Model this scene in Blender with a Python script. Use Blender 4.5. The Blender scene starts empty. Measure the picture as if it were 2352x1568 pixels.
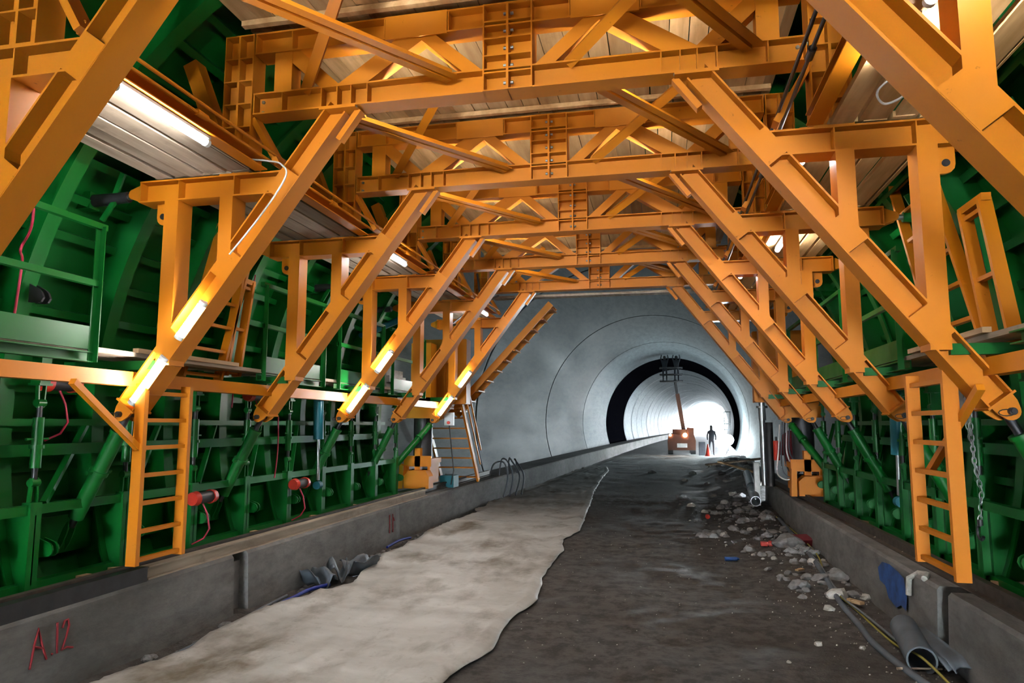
import bpy, math, random
from math import sin, cos, pi, sqrt, radians, atan2
from mathutils import Vector as V, Matrix, noise
random.seed(7)
C = bpy.context.scene.collection
scn = bpy.context.scene

# ------------------------------------------------------------------ camera, sky, exposure
H = 2.0                                   # camera height over the tunnel floor
YAW, PIT, FPX = .2084, .1170, 1621.
cam = bpy.data.objects.new('camera', bpy.data.cameras.new('camera'))
C.objects.link(cam)
cam.location = (0, 0, H)
cam.rotation_euler = (pi/2 + PIT, 0, YAW)
cam.data.sensor_width = 36.
cam.data.lens = FPX/2352*36
cam.data.clip_end = 600
cam.data.clip_start = .05
scn.camera = cam
world = bpy.data.worlds.new('sky'); scn.world = world
world.use_nodes = True
bg = world.node_tree.nodes['Background']
bg.inputs['Color'].default_value = (.86, .94, 1.0, 1)
bg.inputs['Strength'].default_value = 300.0
scn.view_settings.view_transform = 'Standard'
scn.view_settings.look = 'None'
scn.view_settings.gamma = 1
scn.view_settings.use_curve_mapping = False
scn.view_settings.exposure = -0.3
TUBE = 150.0                               # LED tube emission strength
scn.cycles.max_bounces = 8
scn.cycles.diffuse_bounces = 2
scn.cycles.sample_clamp_indirect = 6

XC = -1.19                                # centre line of the carriage
PITCH = 2.2                               # spacing of the portal frames
def FY(i): return 5.44 + PITCH*(i-1)
RT, ZC = 4.65, 2.1                        # tunnel radius and centre height
def xc(y):
    t = max(0., y-12.); return XC + .036*t + .000265*t*t

# daylight enters by the far portal: a light portal only guides the sky's own light
pl = bpy.data.lights.new('portal_guide', 'AREA'); pl.shape = 'RECTANGLE'; pl.size = 10; pl.size_y = 8
pl.cycles.is_portal = True
po = bpy.data.objects.new('portal_guide', pl); C.objects.link(po)
po.location = (xc(166), 166, 3.2); po.rotation_euler = (-pi/2, 0, 0)

# ------------------------------------------------------------------ materials
def nmat(name):
    m = bpy.data.materials.new(name); m.use_nodes = True
    nt = m.node_tree; b = nt.nodes['Principled BSDF']
    return m, nt, b
def lk(nt, a, b): nt.links.new(a, b)
def ramp(nt, fac, stops):
    r = nt.nodes.new('ShaderNodeValToRGB'); e = r.color_ramp.elements
    while len(e) < len(stops): e.new(.5)
    for k, (p, c) in enumerate(stops):
        e[k].position = p; e[k].color = (c[0], c[1], c[2], 1)
    lk(nt, fac, r.inputs[0]); return r.outputs[0]
def pos(nt, scale=(1, 1, 1)):
    g = nt.nodes.new('ShaderNodeNewGeometry'); mp = nt.nodes.new('ShaderNodeMapping')
    mp.inputs['Scale'].default_value = scale
    lk(nt, g.outputs['Position'], mp.inputs[0]); return mp.outputs[0]
def noi(nt, vec, scale, detail=5, rough=.6):
    n = nt.nodes.new('ShaderNodeTexNoise'); n.inputs['Scale'].default_value = scale
    n.inputs['Detail'].default_value = detail; n.inputs['Roughness'].default_value = rough
    lk(nt, vec, n.inputs['Vector']); return n.outputs['Fac']
def bump(nt, b, h, strength=.3, dist=.02):
    n = nt.nodes.new('ShaderNodeBump'); n.inputs['Strength'].default_value = strength
    n.inputs['Distance'].default_value = dist
    lk(nt, h, n.inputs['Height']); lk(nt, n.outputs[0], b.inputs['Normal'])
def mixc(nt, fac, a, c):
    m = nt.nodes.new('ShaderNodeMix'); m.data_type = 'RGBA'
    lk(nt, fac, m.inputs[0])
    for i, s in ((6, a), (7, c)):
        if isinstance(s, tuple): m.inputs[i].default_value = (s[0], s[1], s[2], 1)
        else: lk(nt, s, m.inputs[i])
    return m.outputs[2]
def flat(name, col, rough=.5, metal=0, var=.18, scale=6., spec=.5):
    m, nt, b = nmat(name)
    f = noi(nt, pos(nt), scale)
    lk(nt, ramp(nt, f, [(.3, tuple(c*(1-var) for c in col)), (.7, tuple(min(1, c*(1+var)) for c in col))]), b.inputs['Base Color'])
    b.inputs['Roughness'].default_value = rough; b.inputs['Metallic'].default_value = metal
    b.inputs['Specular IOR Level'].default_value = spec
    return m
def paint(name, col, dusty, rough=.36, dust_amt=.62):
    """gloss paint with rubbed dusty patches and a few dark scuffs"""
    m, nt, b = nmat(name); p = pos(nt)
    f = noi(nt, p, 1.3, 6, .65)
    c1 = mixc(nt, ramp(nt, f, [(dust_amt-.12, (0, 0, 0)), (dust_amt+.2, (.28, .28, .28))]), col, dusty)
    g = noi(nt, p, 14, 4, .7)
    c2 = mixc(nt, ramp(nt, g, [(.68, (0, 0, 0)), (.74, (.55, .55, .55))]), c1, tuple(c*.25 for c in col))
    lk(nt, c2, b.inputs['Base Color'])
    lk(nt, ramp(nt, f, [(.3, (rough*.85,)*3), (.75, (rough*1.5,)*3)]), b.inputs['Roughness'])
    bump(nt, b, g, .06, .01)
    b.inputs['Specular IOR Level'].default_value = .32
    return m
ORANGE = paint('orange_paint', (.66, .205, .008), (.50, .21, .045), .40)
GREEN = paint('green_paint', (.002, .105, .013), (.012, .15, .045), .34)
STEELW = flat('galvanised_steel', (.42, .45, .47), .38, .85)
DARKST = flat('dark_steel', (.045, .045, .048), .45, .6)
RUSTST = flat('rusty_rail_steel', (.075, .060, .048), .6, .5, .4, 9)
TEAL = paint('teal_paint', (.012, .13, .17), (.03, .16, .18), .35)
REDP = flat('red_paint', (.55, .03, .012), .45)
WIRE_R = flat('red_cable', (.42, .012, .05), .5)
BLACKR = flat('black_rubber', (.018, .018, .020), .55)
WHITEP = flat('white_plastic', (.75, .77, .76), .45)
CLOTHR = flat('dark_red_cloth', (.13, .010, .014), .9)
GREYRUB = flat('grey_rubber', (.09, .11, .13), .6, 0, .3, 3)
LIFT = flat('rust_orange_paint', (.085, .026, .010), .5)
DARKCL = flat('dark_workwear', (.02, .024, .032), .8)
SKIN = flat('skin', (.35, .2, .14), .6)
BLUEP = flat('blue_paint', (.012, .06, .22), .6, 0, .5, 7)
YELCAB = flat('yellow_cable', (.30, .25, .04), .5)
STRAPB = flat('blue_strap', (.01, .03, .30), .5)
REDSPRAY = flat('red_spray_paint', (.20, .010, .014), .85)

def wood(name, c0, c1, stain=.5):
    m, nt, b = nmat(name)
    g = nt.nodes.new('ShaderNodeNewGeometry')
    f = noi(nt, pos(nt, (5, .5, 5)), 2.0, 4, .6)
    base = ramp(nt, f, [(.25, c0), (.75, c1)])
    hs = nt.nodes.new('ShaderNodeHueSaturation')
    mr = nt.nodes.new('ShaderNodeMapRange'); mr.inputs[3].default_value = .62; mr.inputs[4].default_value = 1.25
    lk(nt, g.outputs['Random Per Island'], mr.inputs[0]); lk(nt, mr.outputs[0], hs.inputs['Value'])
    lk(nt, base, hs.inputs['Color'])
    st = noi(nt, pos(nt), 1.6, 5, .7)
    c = mixc(nt, ramp(nt, st, [(.55, (0, 0, 0)), (.72, (stain,)*3)]), hs.outputs[0], tuple(k*.38 for k in c0))
    lk(nt, c, b.inputs['Base Color']); b.inputs['Roughness'].default_value = .75
    bump(nt, b, f, .25, .01)
    return m
PLANK = wood('deck_pine', (.56, .29, .095), (.88, .57, .26), .3)
OLDWOOD = wood('weathered_plank', (.25, .185, .13), (.50, .41, .31), .6)
TIMBER = wood('raw_timber', (.45, .28, .14), (.62, .42, .24), .4)

def concrete(name, c0, c1, rough, gloss=None, streak=(1, 1, 1), bs=.3, sc=1.):
    m, nt, b = nmat(name); p = pos(nt, streak)
    f = noi(nt, p, .9*sc, 8, .65); g = noi(nt, p, 7*sc, 6, .7)
    c = mixc(nt, ramp(nt, g, [(.42, (0, 0, 0)), (.70, (.6, .6, .6))]), ramp(nt, f, [(.32, c0), (.66, c1)]), tuple(k*.55 for k in c0))
    lk(nt, c, b.inputs['Base Color'])
    if gloss: lk(nt, ramp(nt, f, [(.36, (gloss,)*3), (.62, (rough,)*3)]), b.inputs['Roughness'])
    else: b.inputs['Roughness'].default_value = rough
    bump(nt, b, g, bs, .02)
    return m
LINING = concrete('tunnel_concrete', (.150, .182, .198), (.235, .276, .294), .74, .62, (.7, .12, .7), .05)
KERBC = concrete('kerb_concrete', (.085, .083, .078), (.22, .215, .205), .85, None, (1, .4, 1), .5, 1.2)
SLAB = concrete('kerb_top_concrete', (.13, .125, .12), (.30, .29, .28), .8, None, (1, .6, 1), .5, 1.2)
ROCK = concrete('rock_face', (.10, .10, .10), (.2, .2, .2), .9)
RUBBLE = concrete('rubble_concrete', (.15, .15, .152), (.30, .30, .298), .9, None, (2, 2, 2), .5)
PALESTONE = concrete('pale_stone', (.46, .45, .41), (.62, .60, .55), .9, None, (3, 3, 3), .5)
m, nt, b = nmat('tunnel_membrane'); MEMB = m
b.inputs['Base Color'].default_value = (.002, .002, .003, 1)
f = noi(nt, pos(nt, (1, .35, 1)), 2.2, 6); lk(nt, ramp(nt, f, [(.4, (.62,)*3), (.52, (.9,)*3)]), b.inputs['Roughness']); bump(nt, b, f, .15, .1); b.inputs['Specular IOR Level'].default_value = 0
# ground: compacted wet mud with puddles and grit
m, nt, b = nmat('mud_ground'); MUD = m
p = pos(nt); f = noi(nt, p, .55, 8, .62); g = noi(nt, p, 5.5, 8, .72); h = noi(nt, p, 34, 5, .7)
c = mixc(nt, ramp(nt, g, [(.44, (0, 0, 0)), (.58, (.9, .9, .9))]), ramp(nt, f, [(.3, (.060, .054, .049)), (.7, (.118, .109, .100))]), (.032, .028, .025))
c = mixc(nt, ramp(nt, h, [(.66, (0, 0, 0)), (.74, (.5, .5, .5))]), c, (.25, .24, .22))
sx = nt.nodes.new('ShaderNodeSeparateXYZ'); lk(nt, p, sx.inputs[0])     # lamplight on the floor further down the tunnel, painted into the base colour
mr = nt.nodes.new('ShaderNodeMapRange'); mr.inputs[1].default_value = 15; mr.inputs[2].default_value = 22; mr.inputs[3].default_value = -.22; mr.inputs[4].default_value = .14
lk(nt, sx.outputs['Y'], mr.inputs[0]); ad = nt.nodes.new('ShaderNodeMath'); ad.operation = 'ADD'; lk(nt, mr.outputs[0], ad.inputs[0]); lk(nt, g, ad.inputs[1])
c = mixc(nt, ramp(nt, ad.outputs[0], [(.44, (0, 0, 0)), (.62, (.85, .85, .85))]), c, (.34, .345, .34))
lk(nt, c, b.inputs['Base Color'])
lk(nt, ramp(nt, f, [(.34, (.42,)*3), (.50, (.85,)*3)]), b.inputs['Roughness'])
mx = nt.nodes.new('ShaderNodeMath'); mx.operation = 'ADD'; lk(nt, g, mx.inputs[0]); lk(nt, h, mx.inputs[1])
bump(nt, b, mx.outputs[0], .8, .035)
# pale plastic-coated tarpaulin with brown mud stains
m, nt, b = nmat('dirty_tarpaulin'); TARP = m
p = pos(nt, (1, .55, 1)); f = noi(nt, p, 1.15, 7, .62); g = noi(nt, pos(nt), 9, 6, .7); h = noi(nt, pos(nt, (.6, 2.2, 1)), .8, 4)
c = mixc(nt, ramp(nt, f, [(.50, (0, 0, 0)), (.66, (.9, .9, .9))]), ramp(nt, h, [(.3, (.43, .405, .365)), (.7, (.66, .635, .59))]), (.15, .118, .075))
c = mixc(nt, ramp(nt, g, [(.60, (0, 0, 0)), (.72, (.5, .5, .5))]), c, (.24, .20, .15))
lk(nt, c, b.inputs['Base Color'])
lk(nt, ramp(nt, g, [(.3, (.34,)*3), (.6, (.62,)*3)]), b.inputs['Roughness'])
bump(nt, b, g, .18, .02)
def emit(name, col, s):
    m, nt, b = nmat(name)
    b.inputs['Base Color'].default_value = (.8, .8, .8, 1)
    b.inputs['Emission Color'].default_value = (*col, 1); b.inputs['Emission Strength'].default_value = s
    return m
LED = emit('led_tube_glow', (1.0, .985, .96), TUBE)
FLOOD = emit('flood_lamp_glow', (.78, .95, 1.0), 900)
HEAD = emit('headlight_glow', (1.0, .62, .34), 150)

# ------------------------------------------------------------------ mesh building
class MB:
    def __init__(s): s.v = []; s.f = []; s.sm = []; s.marks = []
    def cut(s): s.marks.append((len(s.v), len(s.f))); return s
    def add(s, vs, fs, smooth=False):
        o = len(s.v); s.v += [tuple(v) for v in vs]
        for f in fs: s.f.append(tuple(i+o for i in f)); s.sm.append(smooth)
        return s
    def box(s, c, d, R=None):
        x, y, z = d[0]/2, d[1]/2, d[2]/2
        vs = [V((a*x, b*y, e*z)) for e in (-1, 1) for b in (-1, 1) for a in (-1, 1)]
        if R: vs = [R @ v for v in vs]
        vs = [v+V(c) for v in vs]
        return s.add(vs, [(0, 2, 3, 1), (4, 5, 7, 6), (0, 1, 5, 4), (2, 6, 7, 3), (0, 4, 6, 2), (1, 3, 7, 5)])
    def bb(s, x0, x1, y0, y1, z0, z1):
        return s.box(((x0+x1)/2, (y0+y1)/2, (z0+z1)/2), (abs(x1-x0), abs(y1-y0), abs(z1-z0)))
    def extr(s, p0, p1, prof, up):
        """profile points (u, v) swept from p0 to p1; v points along up, u across"""
        p0, p1, up = V(p0), V(p1), V(up); a = (p1-p0).normalized()
        vv = (up-a*up.dot(a)).normalized(); uu = vv.cross(a)
        n = len(prof)
        vs = [p+uu*u+vv*w for p in (p0, p1) for (u, w) in prof]
        fs = [(i, (i+1) % n, n+(i+1) % n, n+i) for i in range(n)] + [tuple(range(n-1, -1, -1)), tuple(range(n, 2*n))]
        return s.add(vs, fs)
    def bar(s, p0, p1, w, h, up=(0, 0, 1)):
        return s.extr(p0, p1, [(-w/2, -h/2), (w/2, -h/2), (w/2, h/2), (-w/2, h/2)], up)
    def hsec(s, p0, p1, b, h, up=(0, 0, 1), tf=.014, tw=.010):
        B, T, w = b/2, h/2, tw/2
        return s.extr(p0, p1, [(-B, -T), (B, -T), (B, -T+tf), (w, -T+tf), (w, T-tf), (B, T-tf), (B, T), (-B, T), (-B, T-tf), (-w, T-tf), (-w, -T+tf), (-B, -T+tf)], up)
    def chan(s, p0, p1, b, h, up=(0, 0, 1), t=.010, d=1):
        B, T = b/2, h/2
        pr = [(-B*d, -T), (B*d, -T), (B*d, -T+t), ((-B+t)*d, -T+t), ((-B+t)*d, T-t), (B*d, T-t), (B*d, T), (-B*d, T)]
        return s.extr(p0, p1, pr, up)
    def angle(s, p0, p1, b, up=(0, 0, 1), t=.008, d=1):
        pr = [(0, 0), (b*d, 0), (b*d, t), (t*d, t), (t*d, b), (0, b)]
        return s.extr(p0, p1, pr, up)
    def cyl(s, p0, p1, r0, r1=None, n=16, caps=True):
        r1 = r0 if r1 is None else r1
        p0, p1 = V(p0), V(p1); a = (p1-p0).normalized()
        u = a.orthogonal().normalized(); w = a.cross(u)
        vs = [p+(u*cos(2*pi*i/n)+w*sin(2*pi*i/n))*r for p, r in ((p0, r0), (p1, r1)) for i in range(n)]
        s.add(vs, [(i, (i+1) % n, n+(i+1) % n, n+i) for i in range(n)], True)
        if caps: s.add(vs, [tuple(range(n-1, -1, -1)), tuple(range(n, 2*n))])
        return s
    def tube(s, pts, r, n=8, closed=False):
        pts = [V(p) for p in pts]; N = len(pts); vs = []; u = None
        for i, p in enumerate(pts):
            a = pts[(i+1) % N]-pts[i-1] if closed or 0 < i < N-1 else (pts[1]-pts[0] if i == 0 else pts[-1]-pts[-2])
            a.normalize()
            u = a.orthogonal() if u is None else u-a*u.dot(a)
            u.normalize(); w = a.cross(u)
            vs += [p+(u*cos(2*pi*k/n)+w*sin(2*pi*k/n))*r for k in range(n)]
        fs = [(i*n+k, i*n+(k+1) % n, ((i+1) % N)*n+(k+1) % n, ((i+1) % N)*n+k) for i in range(N if closed else N-1) for k in range(n)]
        s.add(vs, fs, True)
        if not closed: s.add(vs, [tuple(range(n-1, -1, -1)), tuple(range((N-1)*n, N*n))])
        return s
    def arc(s, r0, r1, y0, y1, a0, a1, n=40, cx=XC, cz=ZC):
        T = [a0+(a1-a0)*i/n for i in range(n+1)]
        def ring(r, y): return [(cx+r*cos(t), y, cz+r*sin(t)) for t in T]
        for A, B in ((ring(r0, y0), ring(r1, y0)), (ring(r1, y0), ring(r1, y1)), (ring(r1, y1), ring(r0, y1)), (ring(r0, y1), ring(r0, y0))):
            s.add(A+B, [(i, i+1, n+2+i, n+1+i) for i in range(n)], n > 12)
        for t in (a0, a1):
            s.add([(cx+r*cos(t), y, cz+r*sin(t)) for r, y in ((r0, y0), (r1, y0), (r1, y1), (r0, y1))], [(0, 1, 2, 3)])
        return s
    def disc_plate(s, pts, axis_o, ax, az, thick_v):
        """flat plate from outline pts (u, w) in the plane (ax, az) with thickness vector"""
        o, ax, az, t = V(axis_o), V(ax), V(az), V(thick_v); n = len(pts)
        vs = [o+ax*u+az*w+t*k for k in (-.5, .5) for (u, w) in pts]
        return s.add(vs, [(i, (i+1) % n, n+(i+1) % n, n+i) for i in range(n)] + [tuple(range(n-1, -1, -1)), tuple(range(n, 2*n))])
    def each(s, name, mat, parent=None):
        """every cut-off segment becomes a part of its own"""
        v0 = f0 = 0; out = []
        if not s.marks or s.marks[-1][1] < len(s.f): s.cut()
        for v1, f1 in s.marks:
            m = MB(); m.v = s.v[v0:v1]; m.f = [tuple(i-v0 for i in f) for f in s.f[f0:f1]]; m.sm = s.sm[f0:f1]
            if m.f: out.append(m.build(name, mat, parent))
            v0, f0 = v1, f1
        return out
    def build(s, name, mat, parent=None, loc=None):
        me = bpy.data.meshes.new(name); me.from_pydata(s.v, [], s.f)
        me.polygons.foreach_set('use_smooth', s.sm); me.update()
        import bmesh
        bm = bmesh.new(); bm.from_mesh(me); bmesh.ops.recalc_face_normals(bm, faces=bm.faces); bm.to_mesh(me); bm.free()
        me.materials.append(mat)
        o = bpy.data.objects.new(name, me); C.objects.link(o)
        if parent: o.parent = parent
        if loc: o.location = loc
        return o
def tag(o, label, cat, group=None, kind=None):
    o['label'] = label
    if cat: o['category'] = cat
    if group: o['group'] = group
    if kind: o['kind'] = kind
    return o
def thing(name, label, cat, loc=(0, 0, 0), group=None, rz=0):
    o = bpy.data.objects.new(name, None); C.objects.link(o); o.location = loc; o.rotation_euler = (0, 0, rz)
    o.empty_display_size = .1
    return tag(o, label, cat, group)
def struct(o): o['kind'] = 'structure'; return o
def dup(root, loc, label, rz=None):
    r = root.copy(); C.objects.link(r); r.location = loc; r['label'] = label
    if rz is not None: r.rotation_euler = (0, 0, rz)
    for ch in list(root.children):
        c = ch.copy(); C.objects.link(c); c.parent = r
        for g in list(ch.children):
            d = g.copy(); C.objects.link(d); d.parent = c
    return r
ORD = ['nearest', 'second', 'third', 'fourth', 'fifth', 'farthest']
SIDE = {-1: 'left', 1: 'right'}
def ngon(r, n=14, a0=0, a1=2*pi): return [(r*cos(a0+(a1-a0)*i/n), r*sin(a0+(a1-a0)*i/n)) for i in range(n+(a1-a0 < 6))]

# ================================================================== SETTING
# floor: one long mud surface, rough beside the right kerb
def kerbL(y): return -4.55 if y < 12 else xc(y)-3.40
def kerbR(y): return 2.30 if y < 12 else max(2.30, xc(y)+3.45)
def ground_z(x, y):
    n = noise.noise((x*.9, y*.9, 0))*.030+noise.noise((x*3.1, y*3.1, 4))*.016
    e = max(0, 1-abs(x-(kerbR(y)-.35))/1.0)
    if 9 < y < 34: n += e*(.10+.09*noise.noise((x*2.2, y*1.3, 9)))*min(1, (y-9)/3)
    if y > 19: n += max(0, min(1, 1-(kerbR(y)-x)/1.6))*.34*min(1, (y-19)/5)*min(1, max(0, (46-y)/6))*(1+.35*noise.noise((x*1.3, y*.5, 2)))
    n -= max(0, 1-abs(x-kerbL(y)-.15)/.35)*.05
    return n*(1 if y < 60 else .5)
vs = []; fs = []; ys = []; y = -15.
while y < 170:
    ys.append(y); y += .09 if 2 < y < 16 else (.22 if y < 40 else 1.2)
NX = 64
for y in ys:
    a, bb_ = kerbL(y)-.3, (kerbR(y)+.3 if y < 19 else xc(y)+4.5)
    for i in range(NX+1):
        x = a+(bb_-a)*i/NX; vs.append((x, y, ground_z(x, y)))
fs = [(j*(NX+1)+i, j*(NX+1)+i+1, (j+1)*(NX+1)+i+1, (j+1)*(NX+1)+i) for j in range(len(ys)-1) for i in range(NX)]
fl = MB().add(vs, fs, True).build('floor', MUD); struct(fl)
# lining: concrete rings with seams every 10.8 m, a bare membrane stretch between two of them
def lining(y0, y1, R, name, mat, seams=True):
    vs = []; ylist = []; y = y0
    while y < y1-.01:
        ylist.append((y, R)); y += 1.2
    ylist.append((y1, R))
    if seams:
        for s in ([20.7+10.4*k for k in range(0, 3)] if y0 < 50 else [63.5+5.2*k for k in range(0, 19)]):
            if y0 < s < y1: ylist += [(s-.12, R), (s-.04, R), (s-.03, R+.05), (s+.03, R+.05), (s+.04, R-.008), (s+.12, R-.008), (s+.3, R)]
        ylist.sort()
    n = 72; A0 = radians(-24); A1 = radians(204)
    for y, r in ylist:
        for i in range(n+1):
            t = A0+(A1-A0)*i/n; vs.append((xc(y)+r*cos(t), y, ZC+r*sin(t)))
    fs = [(j*(n+1)+i, j*(n+1)+i+1, (j+1)*(n+1)+i+1, (j+1)*(n+1)+i) for j in range(len(ylist)-1) for i in range(n)]
    return struct(MB().add(vs, fs, True).build(name, mat))
lining(-15, 13.6, 4.95, 'wall_rear', ROCK, False)
lining(13.5, 52, RT, 'wall_tunnel_near', LINING)
lining(52, 63, RT+.06, 'wall_membrane', MEMB, False)
lining(63, 166, RT, 'wall_tunnel_far', LINING)
w = MB()                                       # tunnel heading closes the space behind the camera; ring step at the formwork end
w.arc(0.01, 5.2, -15.3, -15., radians(-40), radians(220), 40); struct(w.build('wall_heading', ROCK))
w = MB().arc(RT, 5.2, 13.42, 13.52, radians(-24), radians(204), 60); struct(w.build('wall_ring_end', LINING))
w = MB().arc(RT-.02, RT+.6, 51.9, 52.0, radians(-24), radians(204), 60, xc(52)); struct(w.build('wall_ring_end', MEMB))
w = MB().arc(RT, RT+.6, 63., 63.1, radians(-24), radians(204), 60, xc(63)); struct(w.build('wall_ring_end', MEMB))
w = MB()
w.arc(RT, RT+9, 166, 166.4, radians(-28), radians(208), 50, xc(166)); struct(w.build('wall_portal', LINING))
g = MB().add([(-80, 160, -.1), (100, 160, -.1), (100, 400, -.1), (-80, 400, -.1)], [(0, 1, 2, 3)]).build('ground_outside', RUBBLE); struct(g)
# kerbs
def kerb(side, y0, y1, name, lo=-.12, z=.60, wob=0.):
    vs = []; ys = []; y = y0
    while y < y1: ys.append(y); y += .25 if y < 30 else 2
    ys.append(y1); kf = kerbL if side < 0 else kerbR
    prof = lambda y: [(kf(y)-side*(.02+.015*noise.noise((y*3, 1, 0))), lo), (kf(y)+side*.01, z-.03), (kf(y)+side*(.035+.02*noise.noise((y*4, 5, 0))), z+.006*noise.noise((y*5, 2, 1))), (kf(y)+side*1.35, z), (kf(y)+side*1.35, lo)]
    for y in ys: vs += [(x, y, zz) for x, zz in prof(y)]
    n = 5
    fs = [(j*n+i, j*n+(i+1) % n, (j+1)*n+(i+1) % n, (j+1)*n+i) for j in range(len(ys)-1) for i in range(n)]
    fs += [tuple(range(n)), tuple(range((len(ys)-1)*n, len(ys)*n))]
    return struct(MB().add(vs, fs).build(name, KERBC))
k1 = kerb(-1, -14, 7.05, 'kerb_left')
kerb(-1, 7.32, 165, 'kerb_left')
kerb(1, -14, 6.75, 'kerb_right')
kerb(1, 7.0, 19.3, 'kerb_right')
MB().bb(-5.9, -4.66, 7.0, 7.4, -.1, .50).build('kerb_left', ROCK)['kind'] = 'structure'
MB().bb(2.45, 3.6, 6.7, 7.05, -.1, .44).build('kerb_right', ROCK)['kind'] = 'structure'

# spray-painted marks on the left kerb face (paint strokes lie on the concrete)
def strokes(polys, y0, z0, sy, sz, name, parent, mat, r=.008):
    mb = MB()
    for pl_ in polys:
        mb.tube([(-4.552+.022*(1-(z0+b*sz)/.57)-.002, y0+a*sy, z0+b*sz) for a, b in pl_], r, 6)
    return mb.build(name, mat, parent)
A12 = [[(0, -.12), (.10, .55), (.20, 1.0), (.30, .55), (.46, .0)], [(.10, .50), (.36, .36)], [(.60, .08), (.63, .10)],
       [(.74, 1.0), (.75, .5), (.76, .06)], [(.90, .78), (.96, .98), (1.06, 1.0), (1.10, .8), (1.02, .45), (.90, .10), (1.05, .14), (1.24, .06)]]
strokes(A12, 4.53, .26, .31, .24, 'painted_marking', k1, REDSPRAY, .0085)
strokes([[(0, 0), (.02, 1)], [(.3, 0), (.32, 1)], [(.36, .8), (.46, .6)]], 11.5, .18, .5, .3, 'painted_marking', k1, REDSPRAY)
strokes([[(0, 0), (.02, 1)], [(-.1, .7), (.12, .75)]], 19.0, .2, .5, .3, 'painted_marking', k1, REDSPRAY)

# rails on the kerbs
def rail_prof(): return [(-.055, 0), (.055, 0), (.055, .012), (.010, .022), (.010, .095), (.032, .102), (.032, .13), (-.032, .13), (-.032, .102), (-.010, .095), (-.010, .022), (-.055, .012)]
mb = MB().extr((-4.78, -13, .60), (-4.78, 19.5, .60), rail_prof(), (0, 0, 1))
tag(mb.build('crane_rail', RUSTST), 'dark steel running rail along the top of the left kerb', 'rail')
mb = MB().extr((2.55, -13, .60), (2.55, 19.5, .60), rail_prof(), (0, 0, 1))
tag(mb.build('crane_rail', RUSTST), 'dark steel running rail along the top of the right kerb', 'rail')
mb = MB().chan((-4.63, -6, .66), (-4.63, 5.75, .66), .10, .13, t=.012, d=1)
tag(mb.build('steel_channel', DARKST), 'dark steel channel lying along the edge of the left kerb at the lower left', 'steel channel')
mb = MB().hsec((-4.64, 5.78, .66), (-4.64, 13.6, .66), .10, .12)
tag(mb.build('edge_batten', OLDWOOD), 'long pale grooved batten along the edge of the left kerb', 'batten')
mb = MB().bb(2.75, 3.05, 3.2, 7.2, .602, .66)
tag(mb.build('plank', OLDWOOD), 'brown weathered plank lying between right rail and green formwork', 'plank')

# ================================================================== FORMWORK (green shell round the carriage)
RIBY = [5.0+1.02*k for k in range(-6, 9)]
def shell_panel(name, label, a0, a1, n):
    t = thing(name, label, 'formwork', (0, 0, 0))
    MB().arc(4.60, 4.63, -3., 13.35, radians(a0), radians(a1), n).build('skin', GREEN, t)
    mb = MB(); k = a0+2.2
    while k < a1-1:
        tt = radians(k)
        mb.arc(4.50, 4.60, -3., 13.34, tt-.0035, tt+.0035, 1)
        mb.arc(4.488, 4.50, -3., 13.34, tt-.0035, tt+.013, 1).cut()
        k += 4.6
    mb.each('stringer', GREEN, t)
    for y in RIBY:
        mb = MB().arc(4.28, 4.60, y-.008, y+.008, radians(a0+.4), radians(a1-.4), n)
        mb.arc(4.265, 4.285, y-.075, y+.075, radians(a0+.4), radians(a1-.4), n)
        mb.build('rib', GREEN, t)
    mb = MB()                                            # bolted end flanges where panels meet
    for a in (a0, a1): mb.arc(4.32, 4.60, -3, 13.34, radians(a)-.004 if a == a1 else radians(a), radians(a) if a == a1 else radians(a)+.004, 1).cut()
    mb.each('joint_flange', GREEN, t)
    return t
shell_panel('formwork_shell', 'curved green steel formwork panel with ribs along the left tunnel wall', 147, 200, 26)
shell_panel('formwork_shell', 'curved green steel formwork panel with ribs along the right tunnel wall', -20, 33, 26)
shell_panel('formwork_shell', 'green steel formwork crown above the timber deck of the carriage', 33, 147, 44)

XF = 3.93                                                 # lower formwork frame, offset from the centre line
def base_frame(s):
    t = thing('formwork_trestle', 'low green steel frame of posts and rail standing on the %s kerb' % SIDE[s], 'frame', (XC+s*XF, 5, .60))
    def L(x, y, z): return (s*x, y-5, z-.60)
    MB().bar(L(0, -3, 1.30), L(0, 13.3, 1.30), .06, .08).build('top_rail', GREEN, t)
    MB().bar(L(.05, -3, .66), L(.05, 13.3, .66), .10, .09).build('bottom_rail', GREEN, t)
    mb = MB().bar(L(.32, -3, 1.0), L(.32, 13.3, 1.0), .012, .34); mb.build('back_plate', GREEN, t)
    MB().bar(L(.22, -3, 1.78), L(.22, 13.3, 1.78), .08, .10).cut().bar(L(.30, -3, 2.02), L(.30, 13.3, 2.02), .06, .06).each('upper_rail', GREEN, t)
    for y in RIBY:
        mb = MB().chan(L(-.01, y, .60), L(-.01, y, 1.36), .11, .09, up=(s, 0, 0), d=1)
        mb.bb(s*-.055, s*.34, y-5-.006, y-5+.006, .10, .66)
        mb.build('post', GREEN, t)
        mb = MB()
        for d in (-.03, .03):
            mb.disc_plate([(-.07, -.08), (.02, -.08)]+[(.02+.06*cos(a), -.02+.06*sin(a)) for a in (-1.2, -.6, 0, .6, 1.2)]+[(-.07, .07)], L(-.04, y+.16+d, .98), (-s, 0, 0), (0, 0, 1), (0, .014, 0)).cut()
        mb.each('lug', GREEN, t)
    for k, y in enumerate(RIBY):
        mb = MB().bar(L(.0, y+.12, 1.34), L(.36, y+.9, 2.0), .05, .05); mb.build('brace', GREEN, t)
base_frame(-1); base_frame(1)

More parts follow.
